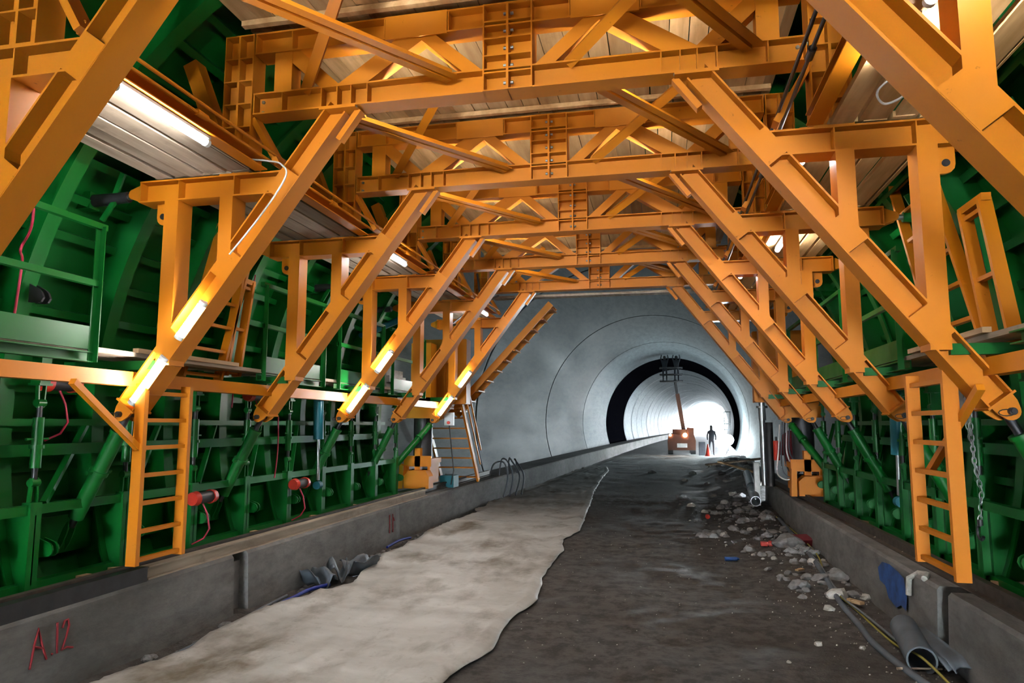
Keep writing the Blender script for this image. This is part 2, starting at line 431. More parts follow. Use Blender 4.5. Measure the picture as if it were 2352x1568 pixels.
# vertical screw jacks between the base frame and the side panels
def screw_jack(s, y, lab):
    t = thing('screw_jack', lab, 'jack', (XC+s*XF, y, 1.36), 'screw jacks on the %s base frame' % SIDE[s])
    q = -s*.01
    mb = MB()
    for d in (-.036, .036):
        mb.bar((q, d, -.0), (q, d*.7, .20), .012, .035, up=(1, 0, 0)).cut(); mb.bar((q, d*.7, .78), (q, d, .98), .012, .035, up=(1, 0, 0)).cut()
    mb.each('link', GREEN, t)
    mb = MB().cyl((q, 0, .28), (q, 0, .70), .042, n=14); mb.cyl((q, 0, .44), (q, 0, .47), .058, n=14); mb.build('barrel', GREEN, t)
    mb = MB().cyl((q, 0, .17), (q, 0, .28), .022, n=10).cut(); mb.cyl((q, 0, .70), (q, 0, .80), .022, n=10)
    mb.each('screw', DARKST, t)
    mb = MB()
    for z in (.16, .82): mb.cyl((q, -.04, z), (q, .04, z), .034, n=12).cut()
    mb.each('eye', GREEN, t)
    MB().bar((q, -.11, .52), (q, .11, .52), .016, .016).build('handle', GREEN, t)
    mb = MB().bb(-.05, .05, -.05, .05, .98, 1.32); mb.bb(-.06, .06, -.065, .065, .965, .985); mb.bar((0, 0, 1.30), (s*.55, 0, 1.36), .09, .12); mb.build('bracket', GREEN, t)
    return t
NUM = ['nearest', 'second nearest', 'third nearest', 'fourth', 'fifth', 'sixth', 'seventh', 'eighth', 'ninth', 'tenth']
for s in (-1, 1):
    first = None; ky = [y for y in RIBY if y > (4.5 if s < 0 else 5.5)]
    for k, y in enumerate(ky):
        lab = 'upright green screw jack on the %s base frame, %s counting from the camera' % (SIDE[s], NUM[k])
        if first is None: first = screw_jack(s, y, lab)
        else: dup(first, (XC+s*XF, y, 1.36), lab)

# ================================================================== CARRIAGE: portal trusses, side frames, braces
XJ, XPIN, ZPIN = 1.52, 3.53, 2.09          # brace top, brace pin (offsets from the centre line)
ZB, ZT, ZU0, ZU1 = 4.76, 4.96, 5.33, 5.53  # lower chord, upper chord
def stiff(mb, x, z0, z1, d=.2, t=.010):
    mb.bb(x-t/2, x+t/2, .004, d-.004, z0+.01, z1-.01)
def make_truss(i):
    t = thing('portal_truss', '', 'truss', (XC, FY(i), 0), 'orange cross trusses under the timber deck')
    mb = MB().hsec((-2.34, .10, (ZB+ZT)/2), (2.34, .10, (ZB+ZT)/2), .20, ZT-ZB)
    for s in (-1, 1):
        for x in (1.25, 1.40, 1.53, 1.68, 2.06, 2.335): stiff(mb, s*x, ZB, ZT)
    chord = mb.build('lower_chord', ORANGE, t)
    mb = MB().hsec((-2.34, .10, (ZU0+ZU1)/2), (2.34, .10, (ZU0+ZU1)/2), .20, ZU1-ZU0)
    for s in (-1, 1):
        for x in (1.98, 2.335, 1.1, .52): stiff(mb, s*x, ZU0, ZU1)
    mb.build('upper_chord', ORANGE, t)
    for s in (-1, 1):
        MB().bb(s*.53, s*1.09, -.003, .012, ZU0-.01, ZU1+.002).build('gusset_plate', ORANGE, t)
        MB().bb(s*1.98, s*2.15, .02, .18, ZT, ZU0).build('post', ORANGE, t)
        for (xa, za, xb, zb, w) in ((2.0, ZU0, 1.60, ZT, .13), (1.42, ZT, .86, ZU0, .16), (.72, ZU0, .30, ZT, .11)):
            q = w*.5*sqrt((xa-xb)**2+(za-zb)**2)/abs(za-zb)
            mb = MB().disc_plate([(s*xa-q, za), (s*xa+q, za), (s*xb+q, zb), (s*xb-q, zb)], (0, .035, 0), (1, 0, 0), (0, 0, 1), (0, .014, 0))
            for e in (-q+.006, q-.006): mb.disc_plate([(s*xa+e-.006, za), (s*xa+e+.006, za), (s*xb+e+.006, zb), (s*xb+e-.006, zb)], (0, .10, 0), (1, 0, 0), (0, 0, 1), (0, .13, 0))
            mb.build('diagonal', ORANGE, t)
    mb = MB()                                            # bolted centre splice: two columns of five cells
    for x0, x1 in ((-.205, -.004), (.004, .205)):
        for x in (x0, x1): mb.bb(x-.006, x+.006, -.01, .21, ZB+.0, ZU1)
        mb.bb(x0, x1, .09, .10, ZB, ZU1)
        for k in range(6):
            z = ZB+.006+(ZU1-ZB-.012)*k/5; mb.bb(x0, x1, -.008, .208, z-.006, z+.006)
    mb.build('splice_column', ORANGE, t)
    mb = MB()
    for k in range(5):
        z = ZB+(ZU1-ZB)*(k+.5)/5
        for x in (-.03, .03): mb.cyl((x-.012, .04, z), (x+.012, .04, z), .014, n=6).cut()
    for s in (-1, 1):
        for z in (ZB+.05, ZB+.15): mb.cyl((s*2.29, .080, z), (s*2.29, .095, z), .016, n=6).cut(); mb.cyl((s*2.345, .05, z), (s*2.36, .05, z), .016, n=6).cut()
        for x in (1.36, 1.50, 1.66): mb.cyl((s*x, .02, ZB-.018), (s*x, .02, ZB), .017, n=6).cut(); mb.cyl((s*x, .18, ZB-.018), (s*x, .18, ZB), .017, n=6).cut()
    mb.each('bolt', STEELW, chord)
    return t
tr = make_truss(0)
for i in range(6):
    lab = ('orange steel cross truss, %s portal from the camera, spanning the roadway' % ORD[i]) if i else 'orange steel cross truss directly overhead at the top edge of the picture'
    if i == 0: tr['label'] = lab
    else: dup(tr, (XC, FY(i), 0), lab)

def make_brace(s, i):
    t = thing('diagonal_brace', '', 'brace', (XC+s*XPIN, FY(i), ZPIN), 'diagonal orange braces on the %s side' % SIDE[s])
    o = V((s*XPIN, 0, ZPIN))
    top, ft = V((s*XJ, .11, ZB)), V((s*3.47, .11, 2.165))
    ax = (ft-top).normalized(); up = V((0, 1, 0)).cross(ax)      # in-plane normal
    ext = top-ax*.0
    h = .19
    mb = MB(); mb.hsec(ext-o, ft-o, .22, h, up=up, tf=.014)
    mb.box(tuple(top-o+V((0, 0, -.010))), (.34, .24, .02)); mb.build('beam', ORANGE, t)
    for z in (4.10, 3.40, 2.70):
        k = (ZB-z)/(ZB-2.165); c = top+(ft-top)*k-o
        R = Matrix((ax, V((0, 1, 0)), up)).transposed()
        MB().box(c, (.26, .224, h-.012), R).build('cover_plate', ORANGE, t)
    mb = MB()                                            # small fillet channel at the top joint
    a = top-o-ax*-.02+up*0; inner = -s
    mb.bar(V((s*(XJ-.17), .11, ZB-.01))-o, V((s*(XJ+.02), .11, ZB-.27))-o, .09, .05, up=up); mb.build('fillet_plate', ORANGE, t)
    ep = MB().box(ft-o, (.016, .235, h+.03), Matrix((ax, V((0, 1, 0)), up)).transposed()).build('end_plate', ORANGE, t)
    pin = V((0, 0, 0))
    e = ft-o; L = (pin+V((0, .11, 0))-e).length
    mb = MB()
    for d in (-.085, .085):
        pts = [(-L, -h/2+.01), (-L*.35, -h*.42)] + [(.062*cos(a), .062*sin(a)) for a in [radians(q) for q in range(-70, 71, 20)]] + [(-L*.35, h*.42), (-L, h/2-.01)]
        mb.disc_plate(pts, (0, .11+d, 0), ax, up, (0, .022, 0)).cut()
    mb.each('clevis_plate', ORANGE, ep)
    mb = MB().cyl((0, -.02, 0), (0, .24, 0), .026, n=14); mb.cyl((0, -.03, 0), (0, -.02, 0), .018, n=10)
    mb.tube([(.05*cos(q)-.06*s*0-.045, -.024, .022*sin(q)-.01) for q in [k*2*pi/12 for k in range(12)]], .004, 5, True)
    mb.build('pin', DARKST, ep)
    return t
LB = {0: 'running up to the top left corner', 1: 'carrying two lit tubes at its foot, large', 2: 'without lamps, next behind the large lit one',
      3: 'carrying two lit tubes, beyond the lamp-less second one', 4: 'without lamps, in the far middle left', 5: 'carrying two small lit tubes, farthest left'}
RB = {0: 'dark and dusty, crossing the top right corner', 1: 'bright, its pinned foot at the right edge', 2: 'in brown shade, just behind the bright large one',
      3: 'bright, its foot above a light green jack', 4: 'dark brown, above a shaded jack', 5: 'last and smallest, beside the concrete lining'}
for s in (-1, 1):
    for i in range(6):
        lab = 'orange steel brace, %s side, %s' % (SIDE[s], (LB if s < 0 else RB)[i])
        if i == 0: br = make_brace(s, 0); br['label'] = lab
        else: dup(br, (XC+s*XPIN, FY(i), ZPIN), lab)

def make_side(s, i):
    t = thing('portal_support', '', 'frame', (XC+s*3.1, FY(i), 0), 'orange side frames of the portals, %s' % SIDE[s])
    ox = s*3.1
    def X(x): return s*x-ox
    z0, z1 = 4.02, 4.22
    mb = MB().hsec((X(1.96), .10, 4.12), (X(3.46), .10, 4.12), .20, z1-z0)
    for x in (2.50, 3.06, 3.455): stiff(mb, X(x), z0, z1)
    beam = mb.build('cross_beam', ORANGE, t)
    MB().bb(X(3.05), X(3.19), 0, .20, 2.52, z0).build('outer_post', ORANGE, t)
    MB().bb(X(2.50), X(2.63), 0, .20, 3.42, z0).build('inner_post', ORANGE, t)
    mb = MB()
    for x0, x1 in ((2.36, 2.495), (2.505, 2.64)):
        for x in (x0, x1): mb.bb(X(x)-.005, X(x)+.005, -.0, .20, z1, ZU1)
        mb.bb(X(x0), X(x1), .095, .105, z1, ZU1)
        for k in range(7): z = z1+.006+(ZU1-z1-.012)*k/6; mb.bb(X(x0), X(x1), .0, .20, z-.006, z+.006)
    mb.build('column', ORANGE, t)
    mb = MB().bar((X(2.62), .16, 4.26), (X(3.08), .16, 5.38), .14, .15, up=(0, 1, 0)); mb.build('outer_strut', ORANGE, t)
    mb = MB().bar((X(2.36), .10, 4.74), (X(2.10), .10, 4.30), .14, .05, up=(s, 0, 1)); mb.build('knee_brace', ORANGE, t)
    mb = MB()                                            # pierced lug below the beam, pointed clevis at its end
    lug = [(0, 0), (.14, 0)]+[(.07+.07*cos(a), -.13+.07*sin(a)) for a in (0, -.5, -1.0, -1.57)]+[(0, -.20)]
    mb.disc_plate(lug, (X(3.19), .10, z0), (s, 0, 0), (0, 0, 1), (0, .03, 0)); lg = mb.build('lug', ORANGE, t)
    MB().cyl((X(3.265), .075, z0-.12), (X(3.265), .125, z0-.12), .028, n=12).build('pin_hole', DARKST, lg)
    mb = MB()
    for d in (.05, .15):
        mb.disc_plate([(0, -.09), (.10, -.05)]+[(.10+.05*cos(a), .05*sin(a)) for a in (-1., -.5, 0, .5, 1.)]+[(.10, .05), (0, .09)], (X(3.46), d, 4.12), (s, 0, 0), (0, 0, 1), (0, .02, 0)).cut()
    mb.each('clevis_plate', ORANGE, beam)
    mb = MB()
    for x in (2.42, 2.58, 3.1, 2.0): mb.cyl((X(x), .05, z1), (X(x), .05, z1+.02), .016, n=6).cut()
    mb.each('bolt', STEELW, beam)
    return t
for s in (-1, 1):
    for i in range(6):
        lab = 'orange post-and-beam side frame, %s side, %s portal from the camera' % (SIDE[s], ORD[i])
        if i == 0: sf = make_side(s, 0); sf['label'] = lab
        else: dup(sf, (XC+s*3.1, FY(i), 0), lab)

# longitudinal beams at the brace feet
for s in (-1, 1):
    mb = MB().bb(XC+s*3.41, XC+s*3.53, 1.2, 15.4, 2.34, 2.465)
    tag(mb.build('longitudinal_beam', ORANGE), 'orange box beam running lengthwise at the feet of the %s braces' % SIDE[s], 'beam')
# horizontal angle bracing between the trusses and slanting struts up to the deck
for i in range(5):
    for s, xa, xb in ((-1, -1.82, -.48), (1, .68, 1.94)):
        mb = MB().angle((0, .20, 4.84), (xb-xa, PITCH-.012, 4.84+.04), .075, d=1)
        mb.angle((.012, .16, 4.84), (xb-xa+.012, PITCH-.05, 4.84+.04), .075, d=-1)
        o = mb.build('angle_bracing', ORANGE); o.location = (XC+xa, FY(i), 0)
        tag(o, 'slim orange angle brace between the %s and %s trusses, %s of centre' % (ORD[i], ORD[i+1], SIDE[s]), 'brace', 'horizontal angle braces between trusses')
for i in range(1, 6):
    for s, x0, dx in ((-1, -1.86, .86), (1, .50, 1.12)):
        mb = MB().bar((x0, .06, ZT), (x0+dx, -.92, 5.42), .09, .05, up=(0, 1, 1))
        o = mb.build('slanting_strut', ORANGE); o.location = (XC, FY(i), 0)
        tag(o, 'slanting orange strut rising towards the camera from the %s truss, %s of centre' % (ORD[i], SIDE[s]), 'strut', 'slanting struts under the deck')

# ------------------------------------------------------------------ timber decks
def plank_bed(mb, x0, x1, y0, y1, z, w, rng, th=.04, gap=.012):
    x = x0
    while x < x1-.02:
        ww = min(w*rng.uniform(.8, 1.15), x1-x); dz = rng.uniform(-.006, .006)
        mb.bb(x+gap*rng.uniform(.2, 1.), x+ww, y0+rng.uniform(-.03, .03), y1+rng.uniform(-.03, .03), z+dz, z+th+dz)
        x += ww
rng = random.Random(3)
for i in range(5):
    t = thing('timber_deck', 'overhead timber plank deck between the %s and %s trusses' % (ORD[i], ORD[i+1]), 'deck', (XC, FY(i), 5.53), 'timber decks overhead')
    mb = MB(); plank_bed(mb, -2.42, 2.42, .02, PITCH-.04, .055, .20, rng); mb.build('planks', PLANK, t)
    mb = MB().bb(-2.4, 2.4, .10, .16, .0, .05).cut().bb(-2.4, 2.4, 2.06, 2.12, .0, .05); mb.each('joist', PLANK, t)
mb = MB(); mb.bb(-2.5, 2.5, 0, .25, 0, .05)
o = mb.build('fascia_board', OLDWOOD); o.location = (XC+.15, 14.75, 4.72); tag(o, 'pinkish timber edge board under the farthest truss', 'board')
for s in (-1, 1):
    for i in range(5):
        t = thing('side_walkway', 'high plank walkway on the %s between the %s and %s portals' % (SIDE[s], ORD[i], ORD[i+1]), 'walkway', (XC+s*2.9, FY(i), 4.22), 'high plank walkways beside the trusses')
        mb = MB(); a, b_ = sorted((s*(2.32 if s < 0 else 2.46)-s*2.9, s*3.32-s*2.9))
        plank_bed(mb, a, b_, .22 if i == 0 else -.02, PITCH+.08, .012, .21, rng, .045, .05); mb.build('planks', OLDWOOD if s < 0 else PLANK, t)
        mb = MB().chan((s*((2.22 if s < 0 else 2.36)-2.9), .22, .05), (s*((2.22 if s < 0 else 2.36)-2.9), PITCH-.02, .05), .12, .09, up=(0, 0, 1), d=s)
        mb.build('edge_channel', ORANGE, t)
        mb = MB()
        for dx, dz in ((2.16, .10), (2.12, .16)): mb.cyl((s*(dx-2.9), .1, dz), (s*(dx-2.9), PITCH+.1, dz), .014, n=8).cut()
        mb.each('conduit', ORANGE if s < 0 else DARKST, t)
        MB().cyl((s*(2.16-2.9), 1.2, .10), (s*(2.16-2.9), 1.32, .10), .028, n=8).build('conduit_coupling', ORANGE if s < 0 else DARKST, t)

# ------------------------------------------------------------------ LED tube lamps
def lamp(p0, p1, label, back, group='led tube lamps on the carriage', r=.028):
    p0, p1 = V(p0), V(p1); c = (p0+p1)/2; a = (p1-p0).normalized(); bk = V(back).normalized()
    t = thing('tube_lamp', label, 'lamp', c, group)
    MB().cyl(p0-c+a*.03, p1-c-a*.03, r, n=14).build('tube', LED, t)
    mb = MB()
    for q, d in ((p0-c, a), (p1-c, -a)): mb.cyl(q, q+d*.035, r*1.15, n=12).cut()
    mb.each('end_cap', WHITEP, t)
    MB().bar(p0-c+bk*(r+.012), p1-c+bk*(r+.012), .05, .022, up=bk).build('batten', WHITEP, t)
    return t
def on_brace(s, i, za, zb, label):
    def P(z):
        k = (ZB-z)/(ZB-2.165); return V((XC+s*(XJ+(3.47-XJ)*k), FY(i)-.005, z))
    a, b_ = P(za), P(zb); d = (b_-a).normalized(); up = V((0, 1, 0)).cross(d)*-s
    if up.z > 0: up = -up
    sh = up*.05
    return lamp(a+sh, b_+sh, label, (0, 1, 0), 'led tube lamps on the left braces', .036)
on_brace(-1, 1, 3.10, 2.78, 'lit white tube, upper one on the large left brace')
on_brace(-1, 1, 2.62, 2.21, 'lit white tube, lower one on the large left brace')
on_brace(-1, 3, 3.12, 2.80, 'lit white tube, upper one on the mid-distance left brace')
on_brace(-1, 3, 2.62, 2.21, 'lit white tube, lower one on the mid-distance left brace')
on_brace(-1, 5, 3.14, 2.80, 'lit white tube, upper one on the farthest left brace')
on_brace(-1, 5, 2.62, 2.21, 'lit white tube, lower one on the farthest left brace')
UPV = (0, 0, 1)
lamp((-3.40, 3.68, 4.165), (-3.40, 4.66, 4.165), 'long lit white tube under the plank walkway at upper left', UPV, 'led tube lamps under the walkways')
lamp((-3.38, 8.22, 4.165), (-3.38, 8.95, 4.165), 'lit tube under the left walkway behind the second lamp-less brace', UPV, 'led tube lamps under the walkways')
lamp((-3.36, 12.75, 4.165), (-3.36, 13.5, 4.165), 'small far lit tube under the left walkway', UPV, 'led tube lamps under the walkways')
lamp((1.40, 2.80, 4.165), (1.40, 3.79, 4.165), 'lit tube end showing at the top right edge', UPV, 'led tube lamps under the walkways')
lamp((1.40, 3.95, 4.165), (1.40, 4.52, 4.165), 'lit tube half hidden behind the dusty top right brace', UPV, 'led tube lamps under the walkways')
lamp((1.18, 5.72, 4.165), (1.18, 6.05, 4.165), 'short lit tube below the right side beam beside the bright brace', UPV, 'led tube lamps under the walkways')
lamp((1.46, 8.10, 4.165), (1.46, 9.15, 4.165), 'lit tube under the right walkway left of the shaded post', UPV, 'led tube lamps under the walkways')
lamp((1.18, 10.2, 4.165), (1.18, 10.75, 4.165), 'small far lit tube under the right walkway', UPV, 'led tube lamps under the walkways')
# unseen tubes added behind the truss chords to brighten the timber deck
for i, s in ((0, -1), (0, 1), (1, -1), (1, 1), (2, -1), (2, 1), (3, -1), (4, -1)):
    x = XC+s*1.0
    lamp((x-.4, FY(i)+.25, 4.885), (x+.4, FY(i)+.25, 4.885), 'added unseen lit tube on the far side of the %s truss, %s of the centre splice' % (ORD[i], SIDE[s]), (0, -1, 0), 'added unseen led tube lamps on the truss backs', .02)

# ------------------------------------------------------------------ green platforms and guard rails
for s in (-1, 1):
    t = thing('lower_platform', 'long green-edged plank platform along the %s shell' % SIDE[s], 'platform', (XC+s*3.7, 5, 2.50))
    mb = MB(); a, b_ = sorted((s*(3.43-3.7), s*(4.0-3.7))); plank_bed(mb, a, b_, -3.6, 8.3, .10, .19, rng, .04, .02); mb.build('planks', OLDWOOD, t)
    for y0, y1 in (((1.4, 4.98), (7.5, 9.05), (9.5, 11.2), (11.6, 13.3)) if s < 0 else ((1.4, 5.1), (7.2, 8.85), (9.25, 10.95), (11.5, 13.1))):
        MB().chan((s*(3.44-3.7), y0-5, .055), (s*(3.44-3.7), y1-5, .055), .08, .085, d=s).build('edge_channel', GREEN, t)
    mb = MB()
    for y in [FY(i) for i in range(6)]: mb.bar((s*(3.2-3.7), y-5+.1, .03), (s*(4.2-3.7), y-5+.1, .03), .08, .08).cut()
    mb.each('bearer', GREEN, t)
    mb = MB()
    for k in range(5): mb.bb(s*(3.40-3.7), s*(3.46-3.7), .5+k*.31-.02, .5+k*.31+.29, .14, .18).cut()
    mb.each('edge_timber', TIMBER, t)
GR = {(-1, 0): (1.4, 4.98, 'green guard rail with bright toe board at the left edge'), (-1, 1): (7.52, 9.04, 'green guard rail behind the second left brace'),
      (-1, 2): (9.5, 11.18, 'green guard rail between the third and fourth left posts'), (-1, 3): (11.6, 13.3, 'farthest green guard rail on the left'),
      (1, 1): (7.2, 8.82, 'green guard rail with pale toe board behind the bright right brace'), (1, 2): (9.28, 10.92, 'green guard rail beyond the shaded right brace'),
      (1, 3): (11.55, 13.05, 'farthest small green guard rail on the right')}
for (s, k), (y0, y1, lab) in GR.items():
    t = thing('guard_rail', lab, 'guard rail', (XC+s*3.42, (y0+y1)/2, 2.51), 'green guard rails of the platforms'); h = (y1-y0)/2
    for yy in (-h, h): MB().angle((0, yy, 0), (0, yy, 1.15), .055, up=(0, -1 if yy > 0 else 1, 0), d=1 if s*yy > 0 else -1).build('post', GREEN, t)
    MB().bar((0, -h-.05, 1.15), (0, h+.05, 1.15), .05, .05).build('top_rail', GREEN, t)
    MB().bar((0, -h, .66), (0, h, .66), .045, .05).build('mid_rail', GREEN, t)
    MB().bb(-.006, .006, -h, h, .105, .295).build('toe_board', GREEN, t)

# ------------------------------------------------------------------ ladders
def ladder(name, label, x, ya, yb, z0, z1, n, lean=0., w=.06, cat='ladder', cap=False, dpt=.10):
    t = thing(name, label, cat, (x, (ya+yb)/2, z0)); c = (ya+yb)/2
    for y in (ya, yb): MB().bar((0, y-c, 0), (0, y-c+lean, z1-z0), w*.8, dpt, up=(1, 0, 0)).build('rail', ORANGE, t)
    for k in range(n):
        z = .04+(z1-z0-.12)*k/max(1, n-1)*.999; d = lean*z/(z1-z0)
        MB().bar((0, ya-c+d, z), (0, yb-c+d, z), .05, .035).build('rung', ORANGE, t)
    if cap: MB().bar((0, ya-c+lean-.05, z1-z0), (0, yb-c+lean+.05, z1-z0), .07, .06).build('cap', ORANGE, t)
    return t
ladder('ladder', 'orange ladder standing on the left kerb below the large lit brace', -4.49, 5.44, 6.04, .79, 2.36, 7)
ladder('ladder', 'orange ladder hanging over the right rail by the right edge', 2.04, 5.66, 6.44, .90, 2.40, 7)
MB().bar((2.1, 5.3, 2.25), (2.1, 6.35, 1.62), .05, .05).build('ladder_stay', ORANGE)
tag(bpy.data.objects['ladder_stay'], 'short slanting orange stay behind the right kerb ladder', 'stay')
MB().bar((-4.42, 4.6, 2.33), (-4.5, 5.5, 1.75), .05, .05).build('ladder_stay', ORANGE)
tag(bpy.data.objects['ladder_stay.001'], 'short slanting orange stay below the left box beam', 'stay')
ladder('access_ladder', 'leaning orange access ladder up the right shell, behind the wide post', 2.5, 6.06, 6.98, 2.50, 4.9, 8, 1.28, .05)
ladder('access_ladder', 'leaning orange access ladder up the left shell behind the large lit brace', -4.9, 6.47, 7.11, 2.50, 4.6, 8, .68, .05)
ladder('rail_gate', 'narrow orange rail gate with flat cap, against the right shell', 2.5, 5.66, 6.02, 2.56, 3.76, 3, .34, .05, 'gate', True)
ladder('rail_gate', 'narrow orange rail gate with flat cap, against the left shell', -4.9, 7.22, 7.46, 2.56, 3.72, 3, .22, .05, 'gate', True)

# ------------------------------------------------------------------ slanting foot jacks and side spindles
def foot_jack(s, i, label):
    p0 = V((XC+s*XPIN, FY(i)+.11, ZPIN)); p1 = V((XC+s*4.06, min(FY(i)+.11, 13.2), 1.06)); L = (p1-p0).length; a = (p1-p0)/L
    t = thing('foot_jack', label, 'jack', p0, 'slanting green jacks below the %s braces' % SIDE[s])
    MB().cyl(a*-.02, a*.22, .032, n=12).build('screw', DARKST, t)
    brl = MB().cyl(a*.17, a*(L-.12), .066, n=20).build('barrel', GREEN, t)
    MB().cyl(a*.17, a*.20, .076, n=20).build('end_ring', GREEN, brl); mb = MB().cyl(a*.56, a*.60, .084, n=20)
    q = V((0, 1, 0)); mb.bar(a*.58-q*.14, a*.58+q*.14, .03, .03, up=a); mb.build('collar', GREEN, brl)
    mb = MB().cyl(a*(L-.12), a*(L-.03), .03, n=10); mb.build('lower_screw', DARKST, t)
    mb = MB()
    for d in (-.04, .04): mb.disc_plate([(-.06+.06*0, -.07)]+[(.06*cos(k), .06*sin(k)) for k in (-1.2, -.6, 0, .6, 1.2)]+[(-.06, .07), (-.16, .05), (-.16, -.05)], tuple(p1-p0+V((0, d, 0))), tuple(-a), (0, 0, 1), (0, .014, 0)).cut()
    mb.each('eye_plate', GREEN, t)
    return t
JL = {-1: ['below the top left corner brace', 'dark, below the lit foot of the large brace', 'below the foot of the lamp-less brace', 'below the mid-distance lit brace', 'below the far lamp-less brace', 'farthest, below the last lit brace'],
      1: ['beyond the right edge', 'thick and dark, lower right corner of the shell', 'dark, behind the right kerb ladder', 'bright light green, below the bright brace foot', 'dark, left of the bright green jack', 'light green and slim, beside the grey end wall']}
for s in (-1, 1):
    for i in range(6):
        lab = 'slanting green jack, %s side, %s' % (SIDE[s], JL[s][i])
        if i in (0, 5): fj = foot_jack(s, i, lab)
        else: dup(fj, (XC+s*XPIN, FY(i)+.11, ZPIN), lab)
def spindle(s, i, label):
    p0 = V((XC+s*3.57, FY(i)+.1, 4.12)); p1 = V((XC+s*4.2, FY(i)+.1, 4.10)); a = (p1-p0).normalized(); L = (p1-p0).length
    t = thing('spindle_strut', label, 'strut', p0, 'spindle struts from side frames to the shell, %s' % SIDE[s])
    MB().cyl(a*.0, a*.10, .028, n=10).build('screw', STEELW, t)
    MB().cyl(a*.09, a*(L-.15), .052, .06, n=16).build('barrel', DARKST if i < 2 and s < 0 else GREEN, t)
    mb = MB()
    for d in (1, -1): mb.extr(a*.22+V((0, -.02, .03*d)), a*(.22-.10*d)+V((0, -.05, .22*d)), [(-.012, -.025), (.012, -.025), (.012, .025), (-.012, .025)], (1, 0, 0)).cut()
    mb.each('wing_handle', GREEN, t)
    mb = MB().box(tuple(a*(L-.08)), (.18, .12, .16)); mb.build('shoe', GREEN, t)
    return t
for s in (-1, 1):
    for i in range(5):
        lab = 'spindle strut with wing handle from the %s side frame, %s portal' % (SIDE[s], ORD[i])
        if i == 0: sp = spindle(s, 0, lab)
        else: dup(sp, (XC+s*3.57, FY(i)+.1, 4.12), lab)
# paired pin lugs on the side ribs
for k, (y, a) in enumerate(((RIBY[5], 162), (RIBY[6], 166), (RIBY[8], 164))):
    aa = radians(a); p = V((XC+4.2*cos(aa), y, ZC+4.2*sin(aa)))
    mb = MB()
    for d in (-.035, .035): mb.disc_plate([(0, -.08), (.1, -.06)]+[(.10+.05*cos(q), .05*sin(q)) for q in (-1., 0, 1.)]+[(.1, .06), (0, .08)], (0, d, 0), (1, 0, -.3), (0, 0, 1), (0, .02, 0))
    o = mb.build('pin_lug', DARKST); o.location = p
    tag(o, 'pair of dark pin lugs on a left shell rib, %s' % ['behind the nearest guard rail', 'right of the long guard rail', 'behind the large lit brace'][k], 'lug')

# ------------------------------------------------------------------ hydraulic cylinders
def cylinder_ram(p0, p1, frac, label, r=.075):
    p0, p1 = V(p0), V(p1); t = thing('hydraulic_cylinder', label, 'hydraulic cylinder', p1); q = p0-p1
    MB().cyl(q, q*(1-frac), r, n=20).build('barrel', TEAL, t)
    MB().cyl(q*(1-frac), q*.06, r*.32, n=12).build('rod', STEELW, t)
    mb = MB().cyl((0, -.05, 0), (0, .05, 0), r*.8, n=14).cut(); mb.cyl(tuple(q+V((0, -.05, 0))), tuple(q+V((0, .05, 0))), r*.8, n=14); mb.each('eye', TEAL, t)
cylinder_ram((2.70, 9.08, 2.35), (2.70, 9.2, 1.10), .56, 'upright teal hydraulic cylinder left of the right kerb ladder')
cylinder_ram((-5.06, 9.84, 2.34), (-5.06, 9.9, 1.10), .45, 'upright teal hydraulic cylinder between left screw jacks')
cylinder_ram((-4.55, 12., 3.92), (-5.35, 12., 3.62), .75, 'slanting teal hydraulic cylinder high in the far left shell', .06)

# ------------------------------------------------------------------ wheel bogies, legs, far-end gear of the carriage
def bogie(s):
    X0 = XC+s*3.82; t = thing('wheel_bogie', 'yellow-orange wheel bogie with hood on the %s rail' % SIDE[s], 'bogie', (X0, 14.5, .73))
    mb = MB().bb(-.30, .30, -.30, .35, .46, .56); mb.bb(-.26, -.20, -.28, .3, .05, .48); mb.bb(.20, .26, -.28, .3, .05, .48); mb.bb(-.06, .06, -.34, -.2, .2, .78)
    mb.bb(-.30, .30, -.34, -.30, .40, .62); mb.build('frame', ORANGE, t)
    mb = MB().disc_plate([(-.27, 0), (.27, 0), (.27, .24), (.2, .36), (-.16, .36), (-.27, .26)], (.06, -.42, -.03), (1, 0, 0), (0, 0, 1), (0, .30, 0)); mb.build('hood', ORANGE, t)
    mb = MB().disc_plate([(-.05, -.06), (.05, -.06), (.06, .40), (-.03, .44)], (-.29, -.44, .02), (1, 0, 0), (0, 0, 1), (0, .20, 0)); mb.build('fender', ORANGE, t)
    mb = MB().cyl((-.19, -.1, .17), (.19, -.1, .17), .17, n=24); mb.build('wheel', DARKST, t)
    MB().cyl((0, 0, .56), (0, 0, 1.42), .20, n=24).build('lift_cylinder', DARKST, t)
    mb = MB().bb(-.34, .34, -.25, .25, 1.42, 1.72); mb.bb(-.22, .22, -.2, .2, 1.72, 3.0); mb.bb(-.36, .36, -.27, .27, 1.40, 1.44); mb.build('leg', ORANGE, t)
bogie(-1); bogie(1)
for s in (-1, 1):
    t = thing('plate_box', 'orange plate box at the far end of the carriage, %s side' % SIDE[s], 'panel', (XC+s*3.55, 15.3, 2.45))
    MB().bb(-.5, .5, -.2, .2, 0, 1.45).build('box', ORANGE, t)
    mb = MB()
    for x in (-.49, 0, .49): mb.bb(x-.03, x+.03, -.225, -.2, .02, 1.43).cut()
    mb.bb(-.5, .5, -.23, -.2, .9, .96); mb.each('stiffener', ORANGE, t)
mb = MB().disc_plate([(-.35, 0), (.0, .0), (.35, .85), (.35, 1.0), (-.2, .35), (-.35, .2)], (-4.55, 15.0, 3.35), (1, 0, 0), (0, 0, 1), (0, .06, 0))
tag(mb.build('corner_bracket', ORANGE), 'pale orange corner bracket above the far left leg', 'bracket')
